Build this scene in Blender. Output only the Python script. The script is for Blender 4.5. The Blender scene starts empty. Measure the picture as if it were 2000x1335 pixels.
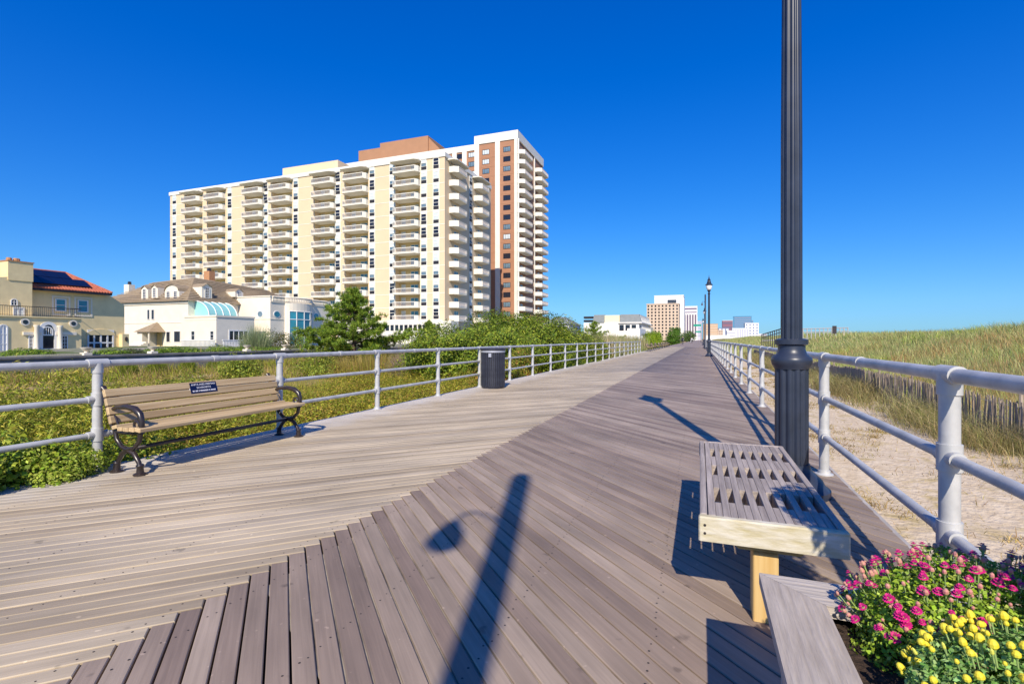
import bpy, math, random
import numpy as np
from mathutils import Vector, Matrix

# ------------------------------------------------------------------ camera
F, HY, CAMH = 980.0, 662.0, 1.22          # focal length and horizon in photograph pixels, eye height
TH = math.atan(367.0 / F)                  # the boardwalk (world +Y) runs this far right of the view axis
CT, ST = math.cos(TH), math.sin(TH)
scene = bpy.context.scene
col = scene.collection
cam = bpy.data.cameras.new("camera"); cam.sensor_width = 36.0; cam.lens = F * 36.0 / 2000.0
cam.shift_y = -(667.5 - HY) / 2000.0
cam.clip_start = 0.05; cam.clip_end = 12000
cam_o = bpy.data.objects.new("camera", cam); col.objects.link(cam_o)
cam_o.location = (0, 0, CAMH); cam_o.rotation_euler = (math.radians(90), 0, TH)
scene.camera = cam_o
# ------------------------------------------------------------------ sky, sun, exposure
SUN_AZ, SUN_EL = math.radians(165), math.radians(38.6)     # azimuth from +Y towards +X
world = bpy.data.worlds.new("World"); scene.world = world; world.use_nodes = True
wn = world.node_tree.nodes; wl = world.node_tree.links; wn.clear()
sky = wn.new("ShaderNodeTexSky"); sky.sky_type = 'NISHITA'; sky.sun_disc = False
sky.sun_elevation = SUN_EL; sky.sun_rotation = SUN_AZ
sky.altitude = 0; sky.air_density = 1.0; sky.dust_density = 0.2; sky.ozone_density = 3.0
hs = wn.new("ShaderNodeHueSaturation"); hs.inputs['Saturation'].default_value = 1.45
bg = wn.new("ShaderNodeBackground"); bg.inputs['Strength'].default_value = 0.11
wo = wn.new("ShaderNodeOutputWorld")
def vm(op, a, b, c=None):
    q = wn.new("ShaderNodeVectorMath"); q.operation = op
    for k, v in enumerate((a, b, c)):
        if v is None: continue
        if isinstance(v, tuple): q.inputs[k].default_value = v
        else: wl.new(v, q.inputs[k])
    return q.outputs[0]
wl.new(sky.outputs[0], hs.inputs['Color'])
# the photograph's grade, one function of colour for the whole sky: deeper blue, bright values rolled off
f_ = vm('MULTIPLY', hs.outputs[0], (.131 * .50, .131 * .95, .131 * 2.0))
f2 = vm('DIVIDE', f_, vm('MULTIPLY_ADD', f_, (1.3, .55, .42), (1.0, 1.0, 1.0)))
wl.new(vm('MULTIPLY', f2, (7.63, 7.63, 7.63)), bg.inputs['Color']); wl.new(bg.outputs[0], wo.inputs['Surface'])
sl = bpy.data.lights.new("sun", 'SUN'); sl.energy = 5.0; sl.angle = math.radians(0.53); sl.color = (1.0, 0.90, 0.75)
so = bpy.data.objects.new("sun", sl); col.objects.link(so)
sd = Vector((-math.sin(SUN_AZ) * math.cos(SUN_EL), -math.cos(SUN_AZ) * math.cos(SUN_EL), -math.sin(SUN_EL)))
so.rotation_euler = sd.to_track_quat('-Z', 'Y').to_euler(); so.location = (20, -60, 60)
scene.view_settings.view_transform = 'Standard'; scene.view_settings.look = 'None'
scene.view_settings.gamma = 1.0; scene.view_settings.exposure = 0.2
scene.render.engine = 'CYCLES'
scene.cycles.max_bounces = 6; scene.cycles.diffuse_bounces = 3; scene.cycles.glossy_bounces = 3
scene.cycles.transmission_bounces = 4; scene.cycles.transparent_max_bounces = 6

# ------------------------------------------------------------------ photo pixel -> place in the world
def ray(px, py):
    u = (px - 1000.0) / F; v = (HY - py) / F
    return CT * u - ST, ST * u + CT, v
def onX(px, py, X):
    d = ray(px, py); t = X / d[0]; return Vector((X, d[1] * t, CAMH + d[2] * t))
def onY(px, py, Y):
    d = ray(px, py); t = Y / d[1]; return Vector((d[0] * t, Y, CAMH + d[2] * t))
def onZ(px, py, Z):
    d = ray(px, py); t = (Z - CAMH) / d[2]; return Vector((d[0] * t, d[1] * t, Z))
def atT(px, py, t):
    d = ray(px, py); return Vector((d[0] * t, d[1] * t, CAMH + d[2] * t))

rng = np.random.default_rng(11); R = random.Random(5)

# ------------------------------------------------------------------ materials
MATS = {}
def mat(name, c, rough=0.7, var=0.0, scale=6.0, metal=0.0, stretch=None, c2=None, bump=0.0, spec=0.4, detail=4, per_object=0.0):
    m = bpy.data.materials.new(name); m.use_nodes = True
    nt = m.node_tree; n = nt.nodes; l = nt.links; b = n['Principled BSDF']
    b.inputs['Roughness'].default_value = rough; b.inputs['Metallic'].default_value = metal
    b.inputs['Specular IOR Level'].default_value = spec
    c = tuple(c) + (1,)
    b.inputs['Base Color'].default_value = c
    if var or c2 or bump:
        tc = n.new('ShaderNodeTexCoord'); mp = n.new('ShaderNodeMapping'); l.new(tc.outputs['Object'], mp.inputs[0])
        if stretch: mp.inputs['Scale'].default_value = stretch
        nz = n.new('ShaderNodeTexNoise'); nz.inputs['Scale'].default_value = scale; nz.inputs['Detail'].default_value = detail
        nz.inputs['Roughness'].default_value = 0.6
        if per_object:
            oi = n.new('ShaderNodeObjectInfo'); ad = n.new('ShaderNodeVectorMath'); ad.operation = 'ADD'
            sc = n.new('ShaderNodeVectorMath'); sc.operation = 'SCALE'; sc.inputs[0].default_value = (37, 91, 53)
            l.new(oi.outputs['Random'], sc.inputs['Scale']); l.new(mp.outputs[0], ad.inputs[0]); l.new(sc.outputs[0], ad.inputs[1])
            l.new(ad.outputs[0], nz.inputs['Vector'])
        else:
            l.new(mp.outputs[0], nz.inputs['Vector'])
        mx = n.new('ShaderNodeMix'); mx.data_type = 'RGBA'
        rp = n.new('ShaderNodeMapRange'); rp.inputs[1].default_value = 0.3; rp.inputs[2].default_value = 0.7
        l.new(nz.outputs['Fac'], rp.inputs[0]); l.new(rp.outputs[0], mx.inputs[0])
        if c2 is None: lo = tuple(x * (1 - var) for x in c[:3]) + (1,); hi = tuple(min(1, x * (1 + var)) for x in c[:3]) + (1,)
        else: lo = c; hi = tuple(c2) + (1,)
        mx.inputs[6].default_value = lo; mx.inputs[7].default_value = hi
        out = mx.outputs[2]
        if per_object:
            mr = n.new('ShaderNodeMapRange'); mr.inputs[3].default_value = 1 - per_object; mr.inputs[4].default_value = 1 + per_object
            l.new(oi.outputs['Random'], mr.inputs[0])
            hv = n.new('ShaderNodeHueSaturation'); l.new(mr.outputs[0], hv.inputs['Value']); l.new(out, hv.inputs['Color']); out = hv.outputs[0]
        l.new(out, b.inputs['Base Color'])
        if bump:
            bp = n.new('ShaderNodeBump'); bp.inputs['Strength'].default_value = bump; bp.inputs['Distance'].default_value = 0.02
            l.new(nz.outputs['Fac'], bp.inputs['Height']); l.new(bp.outputs[0], b.inputs['Normal'])
    MATS[name] = m
    return m

def leaf_mat(name, trans=0.3, rough=0.55):
    m = bpy.data.materials.new(name); m.use_nodes = True
    nt = m.node_tree; n = nt.nodes; l = nt.links; b = n['Principled BSDF']
    at = n.new('ShaderNodeAttribute'); at.attribute_name = 'Col'
    b.inputs['Roughness'].default_value = rough; b.inputs['Specular IOR Level'].default_value = 0.25
    l.new(at.outputs['Color'], b.inputs['Base Color'])
    tr = n.new('ShaderNodeBsdfTranslucent'); l.new(at.outputs['Color'], tr.inputs['Color'])
    mx = n.new('ShaderNodeMixShader'); mx.inputs[0].default_value = trans
    l.new(b.outputs[0], mx.inputs[1]); l.new(tr.outputs[0], mx.inputs[2])
    l.new(mx.outputs[0], n['Material Output'].inputs['Surface'])
    MATS[name] = m
    return m

def plank_mat(name, ca, cb, cc, dust=False):
    """weathered decking: per plank tone, long grain, dusty wear"""
    m = bpy.data.materials.new(name); m.use_nodes = True
    nt = m.node_tree; n = nt.nodes; l = nt.links; b = n['Principled BSDF']
    b.inputs['Roughness'].default_value = 0.62; b.inputs['Specular IOR Level'].default_value = 0.35
    tc = n.new('ShaderNodeTexCoord'); oi = n.new('ShaderNodeObjectInfo')
    at = n.new('ShaderNodeAttribute'); at.attribute_name = 'pv'
    rs = n.new('ShaderNodeMath'); rs.operation = 'ADD'; l.new(oi.outputs['Random'], rs.inputs[0]); l.new(at.outputs['Fac'], rs.inputs[1])
    fr = n.new('ShaderNodeMath'); fr.operation = 'FRACT'; l.new(rs.outputs[0], fr.inputs[0])
    sc = n.new('ShaderNodeVectorMath'); sc.operation = 'SCALE'; sc.inputs[0].default_value = (31, 77, 11); l.new(fr.outputs[0], sc.inputs['Scale'])
    ad = n.new('ShaderNodeVectorMath'); ad.operation = 'ADD'; l.new(tc.outputs['Object'], ad.inputs[0]); l.new(sc.outputs[0], ad.inputs[1])
    mp = n.new('ShaderNodeMapping'); mp.inputs['Scale'].default_value = (70, 2.2, 10); l.new(ad.outputs[0], mp.inputs[0])
    g = n.new('ShaderNodeTexNoise'); g.inputs['Scale'].default_value = 1.0; g.inputs['Detail'].default_value = 5; g.inputs['Distortion'].default_value = 0.6
    l.new(mp.outputs[0], g.inputs['Vector'])
    mp2 = n.new('ShaderNodeMapping'); mp2.inputs['Scale'].default_value = (5, 1.1, 5); l.new(ad.outputs[0], mp2.inputs[0])
    s = n.new('ShaderNodeTexNoise'); s.inputs['Scale'].default_value = 1.0; s.inputs['Detail'].default_value = 3; l.new(mp2.outputs[0], s.inputs['Vector'])
    cr = n.new('ShaderNodeValToRGB'); e = cr.color_ramp.elements
    e[0].position = 0.0; e[0].color = ca + (1,); e[1].position = 1.0; e[1].color = cc + (1,)
    mid = cr.color_ramp.elements.new(0.5); mid.color = cb + (1,)
    l.new(fr.outputs[0], cr.inputs[0])
    def mul(col_out, fac_out, lo, hi, a=0.3, z=0.7):
        mr = n.new('ShaderNodeMapRange'); mr.inputs[1].default_value = a; mr.inputs[2].default_value = z
        mr.inputs[3].default_value = lo; mr.inputs[4].default_value = hi; l.new(fac_out, mr.inputs[0])
        hv = n.new('ShaderNodeHueSaturation'); l.new(mr.outputs[0], hv.inputs['Value']); l.new(col_out, hv.inputs['Color'])
        return hv.outputs[0]
    c1 = mul(cr.outputs[0], g.outputs['Fac'], 0.88, 1.09)
    c2 = mul(c1, s.outputs['Fac'], 0.80, 1.16)
    gp = n.new('ShaderNodeNewGeometry')
    def wn_(sc, det):
        q = n.new('ShaderNodeTexNoise'); q.inputs['Scale'].default_value = sc; q.inputs['Detail'].default_value = det; l.new(gp.outputs['Position'], q.inputs['Vector']); return q.outputs['Fac']
    c2 = mul(c2, wn_(.7, 7), 0.80, 1.14)                         # broad wear
    c2 = mul(c2, wn_(9.0, 2), 0.62, 1.0, .24, .31)                # small dark spots and stains
    c2 = mul(c2, wn_(26.0, 1), 1.0, 1.45, .74, .80)               # pale grit and scuffs
    if dust:                                   # pale sand trodden into the boards along the railing
        ge = n.new('ShaderNodeNewGeometry'); sp = n.new('ShaderNodeSeparateXYZ'); l.new(ge.outputs['Position'], sp.inputs[0])
        dn = n.new('ShaderNodeTexNoise'); dn.inputs['Scale'].default_value = 2.2; dn.inputs['Detail'].default_value = 5; l.new(ge.outputs['Position'], dn.inputs['Vector'])
        sm = n.new('ShaderNodeMath'); sm.operation = 'MULTIPLY_ADD'; sm.inputs[1].default_value = -1.1; l.new(dn.outputs['Fac'], sm.inputs[0]); l.new(sp.outputs[0], sm.inputs[2])
        dr = n.new('ShaderNodeMapRange'); dr.inputs[1].default_value = -5.15; dr.inputs[2].default_value = -5.75; dr.inputs[3].default_value = 0; dr.inputs[4].default_value = .8; l.new(sm.outputs[0], dr.inputs[0])
        dm = n.new('ShaderNodeMix'); dm.data_type = 'RGBA'; dm.inputs[7].default_value = (.56, .52, .47, 1); l.new(dr.outputs[0], dm.inputs[0]); l.new(c2, dm.inputs[6]); c2 = dm.outputs[2]
    l.new(c2, b.inputs['Base Color'])
    bp = n.new('ShaderNodeBump'); bp.inputs['Strength'].default_value = 0.25; bp.inputs['Distance'].default_value = 0.004
    l.new(g.outputs['Fac'], bp.inputs['Height']); l.new(bp.outputs[0], b.inputs['Normal'])
    MATS[name] = m
    return m

plank_mat('deck_left', (0.36, 0.285, 0.19), (0.54, 0.44, 0.30), (0.45, 0.37, 0.265), dust=True)  # same wood on both halves; the left half's sheen is painted into a lighter tone
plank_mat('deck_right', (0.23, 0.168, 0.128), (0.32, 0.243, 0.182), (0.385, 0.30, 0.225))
mat('deck_edge', (0.42, 0.39, 0.36), 0.8, var=0.2, scale=4)
mat('dark_under', (0.03, 0.026, 0.024), 0.95)
mat('nail', (0.035, 0.028, 0.026), 0.6)
mat('galv', (0.40, 0.405, 0.40), 0.5, c2=(0.62, 0.615, 0.60), scale=6, metal=0.15, bump=0.15, spec=0.5, detail=8)
mat('lamp_paint', (0.026, 0.034, 0.056), 0.38, var=0.25, scale=5, spec=0.5)
mat('lamp_glass', (0.85, 0.86, 0.84), 0.25, spec=0.5)
mat('iron_black', (0.014, 0.013, 0.018), 0.3, c2=(0.045, 0.03, 0.024), scale=14, spec=0.6)
mat('bench_wood', (0.38, 0.255, 0.125), 0.65, c2=(0.62, 0.47, 0.27), scale=1.0, stretch=(42, 1.3, 42), bump=0.2, per_object=0.14, detail=7)
mat('grey_wood', (0.24, 0.20, 0.175), 0.75, c2=(0.46, 0.395, 0.345), scale=1.0, stretch=(46, 2.5, 46), bump=0.3, per_object=0.12)
mat('pale_wood', (0.46, 0.39, 0.20), 0.75, c2=(0.70, 0.66, 0.57), scale=1.0, stretch=(7, 14, 30), bump=0.3, detail=8)
mat('new_wood', (0.58, 0.36, 0.12), 0.65, c2=(0.70, 0.50, 0.22), scale=1.0, stretch=(30, 30, 1.5), bump=0.1)
mat('planter_wood', (0.33, 0.28, 0.235), 0.8, c2=(0.50, 0.435, 0.375), scale=1.0, stretch=(70, 5, 70), bump=0.4)
mat('planter_wood_x', (0.42, 0.365, 0.31), 0.8, c2=(0.56, 0.495, 0.43), scale=1.0, stretch=(5, 70, 70), bump=0.4)
mat('soil', (0.025, 0.015, 0.010), 0.95, c2=(0.08, 0.05, 0.035), scale=60, bump=0.8)
mat('plaque_blue', (0.008, 0.012, 0.05), 0.3); mat('plaque_edge', (0.75, 0.75, 0.78), 0.4); mat('white_print', (0.8, 0.8, 0.85), 0.5)
mat('can_black', (0.014, 0.015, 0.028), 0.45, c2=(0.05, 0.055, 0.075), scale=7, stretch=(9, 9, 1), spec=0.5)
mat('can_band', (0.55, 0.55, 0.60), 0.35, metal=0.5)
mat('stucco_yellow', (0.82, 0.66, 0.36), 0.85, var=0.08, scale=1.2)
mat('stucco_white', (0.82, 0.74, 0.60), 0.85, var=0.05, scale=1.0)
mat('trim_white', (0.80, 0.79, 0.76), 0.6)
mat('roof_tile', (0.40, 0.10, 0.055), 0.75, c2=(0.52, 0.18, 0.11), scale=4)
mat('solar', (0.006, 0.008, 0.03), 0.12, spec=0.6)
mat('shingle', (0.27, 0.20, 0.12), 0.9, c2=(0.36, 0.28, 0.19), scale=3)
mat('brick_orange', (0.5, 0.25, 0.12), 0.85, var=0.2, scale=6)
mat('glass_teal', (0.03, 0.22, 0.30), 0.12, spec=0.7, var=0.3, scale=0.8)
mat('glass_dark', (0.018, 0.022, 0.035), 0.08, spec=0.6)
mat('glass_sky', (0.16, 0.24, 0.30), 0.10, spec=0.7, var=0.5, scale=0.5)
mat('sunroom', (0.30, 0.62, 0.58), 0.08, spec=0.7)
mat('tan_wall', (0.74, 0.57, 0.37), 0.85, var=0.04, scale=0.3)
mat('tan_wall2', (0.66, 0.50, 0.24), 0.85)
mat('con_white', (0.80, 0.76, 0.66), 0.75, var=0.04, scale=0.5)
mat('picket_rail', (0.56, 0.52, 0.52), .7)
mat('blind', (0.62, 0.68, 0.70), 0.4, var=0.25, scale=0.5)
mat('ac_dark', (0.02, 0.02, 0.028), 0.6)
mat('door_blue', (0.06, 0.20, 0.28), 0.12, spec=0.7, var=0.6, scale=0.25)
mat('brown_brick', (0.40, 0.20, 0.115), 0.85, var=0.07, scale=0.4)
mat('brown_brick2', (0.40, 0.21, 0.115), 0.85, var=0.05, scale=0.4)
mat('stone_wall', (0.15, 0.145, 0.145), 0.9, c2=(0.30, 0.285, 0.28), scale=1.5, bump=0.3)
mat('grey_roof', (0.22, 0.24, 0.25), 0.85, var=0.1, scale=1)
mat('gap_sand_lit_edge', (0.60, 0.53, 0.42), 0.95, var=.2, scale=8); mat('gap_mix', (0.05, 0.04, 0.035), 0.95, c2=(0.56, 0.49, 0.38), scale=2.5)
mat('lav_wall', (0.55, 0.54, 0.62), 0.8); mat('pale_yellow', (0.78, 0.72, 0.52), 0.8)
mat('city_beige', (0.62, 0.48, 0.36), 0.85, var=0.05, scale=0.1); mat('city_white', (0.80, 0.79, 0.77), 0.8)
mat('city_purple', (0.17, 0.13, 0.19), 0.5); mat('city_orange', (0.58, 0.40, 0.26), 0.8); mat('city_maroon', (0.28, 0.13, 0.17), 0.7)
mat('city_blueglass', (0.10, 0.26, 0.40), 0.2, spec=0.6); mat('city_bluegrey', (0.25, 0.28, 0.40), 0.6)
mat('sign_green', (0.0, 0.30, 0.20), 0.5)
mat('picket', (0.33, 0.265, 0.20), 0.85, var=0.35, scale=3, per_object=0.25)
mat('picket_far', (0.24, 0.19, 0.15), 0.85, c2=(0.45, 0.37, 0.29), scale=14, stretch=(0, 1, 0), detail=2)
mat('fence_dark', (0.045, 0.04, 0.045), 0.8); mat('fence_grey', (0.40, 0.39, 0.40), 0.8)
mat('bark', (0.10, 0.07, 0.05), 0.9, var=0.3, scale=9); mat('twig', (0.26, 0.19, 0.15), 0.9, var=0.2)
mat('stem_green', (0.20, 0.32, 0.10), 0.7)
mat('petal_pink', (0.62, 0.015, 0.20), 0.6, var=0.25, scale=40); mat('petal_bud', (0.62, 0.12, 0.24), 0.6, c2=(0.50, 0.40, 0.16), scale=90)
mat('petal_yellow', (0.80, 0.60, 0.015), 0.6, c2=(0.70, 0.66, 0.08), scale=40); mat('petal_lime', (.62, .62, .10), .6); mat('calyx', (0.30, 0.42, 0.14), 0.7)
mat('cloth_dark', (0.03, 0.03, 0.05), 0.8); mat('cloth_light', (0.6, 0.6, 0.62), 0.8)
mat('sea', (0.01, 0.05, 0.09), 0.1, spec=0.5)
leaf_mat('leaf', 0.3); leaf_mat('grass', 0.25, 0.65); leaf_mat('needle', 0.15, 0.6)

# ------------------------------------------------------------------ mesh helpers
class MB:
    def __init__(s): s.v = []; s.f = []; s.m = []; s.mi = 0
    def use(s, i): s.mi = i; return s
    def add(s, vs, fs):
        o = len(s.v); s.v += [tuple(p) for p in vs]
        for f in fs: s.f.append([o + i for i in f]); s.m.append(s.mi)
        return s
    def box(s, x0, x1, y0, y1, z0, z1):
        v = [(x0, y0, z0), (x1, y0, z0), (x1, y1, z0), (x0, y1, z0), (x0, y0, z1), (x1, y0, z1), (x1, y1, z1), (x0, y1, z1)]
        return s.add(v, [(3, 2, 1, 0), (4, 5, 6, 7), (0, 1, 5, 4), (1, 2, 6, 5), (2, 3, 7, 6), (3, 0, 4, 7)])
    def bbox(s, x0, x1, y0, y1, z0, z1, b):
        """box with chamfered vertical and top edges"""
        pts = [(x0 + b, y0), (x1 - b, y0), (x1, y0 + b), (x1, y1 - b), (x1 - b, y1), (x0 + b, y1), (x0, y1 - b), (x0, y0 + b)]
        cx, cy = (x0 + x1) / 2, (y0 + y1) / 2
        ins = [(min(max(x, x0 + b), x1 - b), min(max(y, y0 + b), y1 - b)) for x, y in pts]
        v = [(x, y, z0) for x, y in pts] + [(x, y, z1 - b) for x, y in pts] + [(x, y, z1) for x, y in ins]
        f = [tuple(range(7, -1, -1)), tuple(range(16, 24))]
        for k in range(2):
            for i in range(8):
                j = (i + 1) % 8; f.append((k * 8 + i, k * 8 + j, k * 8 + 8 + j, k * 8 + 8 + i))
        return s.add(v, f)
    def prism(s, poly, z0, z1):
        n = len(poly); v = [(x, y, z0) for x, y in poly] + [(x, y, z1) for x, y in poly]
        f = [tuple(range(n - 1, -1, -1)), tuple(range(n, 2 * n))] + [(i, (i + 1) % n, n + (i + 1) % n, n + i) for i in range(n)]
        return s.add(v, f)
    def extr(s, pts, off):
        """closed polygon of 3D points swept by an offset vector"""
        n = len(pts); o = Vector(off); v = [tuple(p) for p in pts] + [tuple(Vector(p) + o) for p in pts]
        f = [tuple(range(n - 1, -1, -1)), tuple(range(n, 2 * n))] + [(i, (i + 1) % n, n + (i + 1) % n, n + i) for i in range(n)]
        return s.add(v, f)
    def tube(s, pts, rad, n=10, caps=True, sx=1.0):
        pts = [Vector(p) for p in pts]; k = len(pts)
        if not hasattr(rad, '__len__'): rad = [rad] * k
        up = Vector((0, 0, 1)); vs = []; prev = None
        for i, p in enumerate(pts):
            t = (pts[min(i + 1, k - 1)] - pts[max(i - 1, 0)]).normalized()
            a = (prev - t * prev.dot(t)) if prev is not None else t.cross(up if abs(t.z) < 0.95 else Vector((1, 0, 0)))
            if a.length < 1e-6: a = t.cross(Vector((1, 0, 0)))
            a.normalize(); prev = a; b = t.cross(a)
            for j in range(n):
                w = 2 * math.pi * j / n; vs.append(p + (a * math.cos(w) * sx + b * math.sin(w)) * rad[i])
        f = [(i * n + j, i * n + (j + 1) % n, (i + 1) * n + (j + 1) % n, (i + 1) * n + j) for i in range(k - 1) for j in range(n)]
        if caps: f += [tuple(range(n - 1, -1, -1)), tuple(range((k - 1) * n, k * n))]
        return s.add(vs, f)
    def lathe(s, prof, n=24, c=(0, 0, 0), flute=0, depth=0.0):
        vs = []
        for r, z in prof:
            for j in range(n):
                w = 2 * math.pi * j / n
                rr = r * (1 - depth * (0.5 + 0.5 * math.cos(w * flute)) ** 2) if flute else r
                vs.append((c[0] + rr * math.cos(w), c[1] + rr * math.sin(w), c[2] + z))
        k = len(prof)
        f = [(i * n + j, i * n + (j + 1) % n, (i + 1) * n + (j + 1) % n, (i + 1) * n + j) for i in range(k - 1) for j in range(n)]
        f += [tuple(range(n - 1, -1, -1)), tuple(range((k - 1) * n, k * n))]
        return s.add(vs, f)
    def mesh(s, name, mats, base=(0, 0, 0), smooth=False, angle=None):
        me = bpy.data.meshes.new(name)
        b = Vector(base); me.from_pydata([(p[0] - b.x, p[1] - b.y, p[2] - b.z) for p in s.v], [], s.f)
        for m in (mats if isinstance(mats, (list, tuple)) else [mats]): me.materials.append(MATS[m])
        me.polygons.foreach_set('material_index', s.m)
        if smooth: me.polygons.foreach_set('use_smooth', [True] * len(s.f))
        me.update()
        if smooth and angle: me.set_sharp_from_angle(angle=math.radians(angle))
        return me

def root_of(o):
    return o
def obj(name, me, parent=None, loc=(0, 0, 0), rot=0.0):
    o = bpy.data.objects.new(name, me); col.objects.link(o)
    o.location = loc; o.rotation_euler = (0, 0, rot)
    if parent is not None: o.parent = parent
    return o
def tag(o, label=None, cat=None, group=None, kind=None):
    if label: o['label'] = label
    if cat: o['category'] = cat
    if group: o['group'] = group
    if kind: o['kind'] = kind
    return o
def thing(name, label, cat, loc=(0, 0, 0), rot=0.0, group=None):
    o = bpy.data.objects.new(name, None); col.objects.link(o); o.empty_display_size = 0.2
    o.location = loc; o.rotation_euler = (0, 0, rot)
    return tag(o, label, cat, group)
def part(name, mb, mats, parent, smooth=False, angle=None):
    """world-space builder under an unrotated root"""
    base = Vector((0, 0, 0)); p = parent
    while p is not None: base = base + p.location; p = p.parent
    return obj(name, mb.mesh(name, mats, base, smooth, angle), parent)
def copy_tree(o, parent=None):
    c = o.copy(); col.objects.link(c); c.parent = parent
    for ch in list(o.children): copy_tree(ch, c)
    return c

def fast_mesh(name, V, faces_n, idx, cols, matname):
    """V (n,3), faces all with faces_n corners in idx; cols per vertex (n,3)"""
    me = bpy.data.meshes.new(name); nv = len(V); nf = len(idx) // faces_n
    me.vertices.add(nv); me.vertices.foreach_set('co', np.asarray(V, np.float32).ravel())
    me.loops.add(len(idx)); me.loops.foreach_set('vertex_index', np.asarray(idx, np.int32))
    me.polygons.add(nf); me.polygons.foreach_set('loop_start', np.arange(nf, dtype=np.int32) * faces_n)
    me.materials.append(MATS[matname])
    a = me.attributes.new('Col', 'FLOAT_COLOR', 'POINT')
    c = np.ones((nv, 4), np.float32); c[:, :3] = cols; a.data.foreach_set('color', c.ravel())
    me.update(calc_edges=True); me.validate()
    return me

def leaf_mesh(name, C, S, N, cols, matname='leaf', wid=0.32, base=(0, 0, 0)):
    n = len(C); rv = rng.normal(size=(n, 3)); N = N / (np.linalg.norm(N, axis=1, keepdims=True) + 1e-9)
    T = np.cross(N, rv); T /= (np.linalg.norm(T, axis=1, keepdims=True) + 1e-9); B = np.cross(N, T)
    S = np.asarray(S)[:, None]; fold = N * S * 0.10
    V = np.stack([C - T * S * .5, C + B * S * wid + fold, C + T * S * .5, C - B * S * wid + fold], 1).reshape(-1, 3) - np.array(base)
    return fast_mesh(name, V, 4, np.arange(n * 4), np.repeat(cols, 4, 0), matname)

def blade_mesh(name, P, H, lean, W, cols, matname='grass', base=(0, 0, 0)):
    """tapered bent blades: two stacked triangles pairs (5 verts, 3 tris)"""
    n = len(P); a = rng.uniform(0, 2 * np.pi, n); D = np.stack([np.cos(a), np.sin(a), np.zeros(n)], 1) * np.asarray(W)[:, None]
    L = np.concatenate([lean, np.zeros((n, 1))], 1); H = np.asarray(H)
    up = np.zeros((n, 3)); up[:, 2] = H
    mid = P + up * .58 + L * .32; tip = P + up * (1 - 0.12 * np.linalg.norm(lean, axis=1, keepdims=True) / (H[:, None] + 1e-6)) + L
    V = np.stack([P - D, P + D, mid + D * .75, mid - D * .75, tip], 1).reshape(-1, 3) - np.array(base)
    k = np.arange(n)[:, None] * 5
    idx = np.concatenate([k + np.array([[0, 1, 2]]), k + np.array([[0, 2, 3]]), k + np.array([[3, 2, 4]])], 1).ravel()
    cc = np.repeat(cols, 5, 0)
    return fast_mesh(name, V, 3, idx, cc, matname)

def palette(n, cs, jit=0.18):
    cs = np.array(cs); k = rng.integers(0, len(cs), n)
    return np.clip(cs[k] * (1 + rng.normal(0, jit, (n, 1))) * (1 + rng.normal(0, 0.05, (n, 3))), 0.004, 0.9)

def lobes_points(lobes, n, rough=0.14, fill=0.25, zmin=None, seed=0):
    L = np.array(lobes, float); area = (L[:, 3] * L[:, 4] + L[:, 3] * L[:, 5] + L[:, 4] * L[:, 5]); pr = area / area.sum()
    k = rng.choice(len(L), n, p=pr); d = rng.normal(size=(n, 3)); d /= np.linalg.norm(d, axis=1, keepdims=True)
    bump = np.zeros(n)
    for i in range(4):
        w = rng.normal(size=3) * (3 + 2 * i); bump += np.sin(d @ w + k * 1.7 + i) * rough / (1 + 0.5 * i)
    r = 1 + bump - np.abs(rng.normal(0, fill, n))
    C = L[k, :3] + d * L[k, 3:6] * r[:, None]
    Nn = d / L[k, 3:6] + rng.normal(0, 0.5, (n, 3)) / L[k, 3:6].mean(1, keepdims=True)
    Nn[:, 2] += 0.35 / L[k, 5]
    if zmin is not None:
        ok = C[:, 2] > zmin; C, Nn = C[ok], Nn[ok]
    return C, Nn

def shrub(name, label, cat, lobes, n, leaf, cs, zmin, group=None, stems=7, wid=0.32, jit=0.2, fill=0.25, rough=0.14, stem_mat='twig', matname='leaf'):
    cx = sum(l[0] for l in lobes) / len(lobes); cy = sum(l[1] for l in lobes) / len(lobes)
    t = thing(name, label, cat, (cx, cy, zmin), group=group)
    C, Nn = lobes_points(lobes, n, rough, fill, zmin)
    m = leaf_mesh('foliage', C, leaf * rng.uniform(.6, 1.25, len(C)), Nn, palette(len(C), cs, jit), matname, wid, base=(cx, cy, zmin))
    obj('foliage', m, t)
    mb = MB()
    for i in range(stems):
        l = lobes[i % len(lobes)]
        e = (l[0] + R.uniform(-.6, .6) * l[3], l[1] + R.uniform(-.6, .6) * l[4], l[2] + R.uniform(0, .6) * l[5])
        b = (l[0] + R.uniform(-.3, .3) * l[3], l[1] + R.uniform(-.3, .3) * l[4], zmin - 0.05)
        md = [(b[q] + e[q]) / 2 + R.uniform(-.06, .06) for q in range(3)]
        rr = max(0.006, 0.012 * max(l[5], .5)); mb.tube([b, md, e], [rr, rr * .7, rr * .3], 5)
    part('stems', mb, stem_mat, t)['kind'] = 'stuff'
    return t

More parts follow.
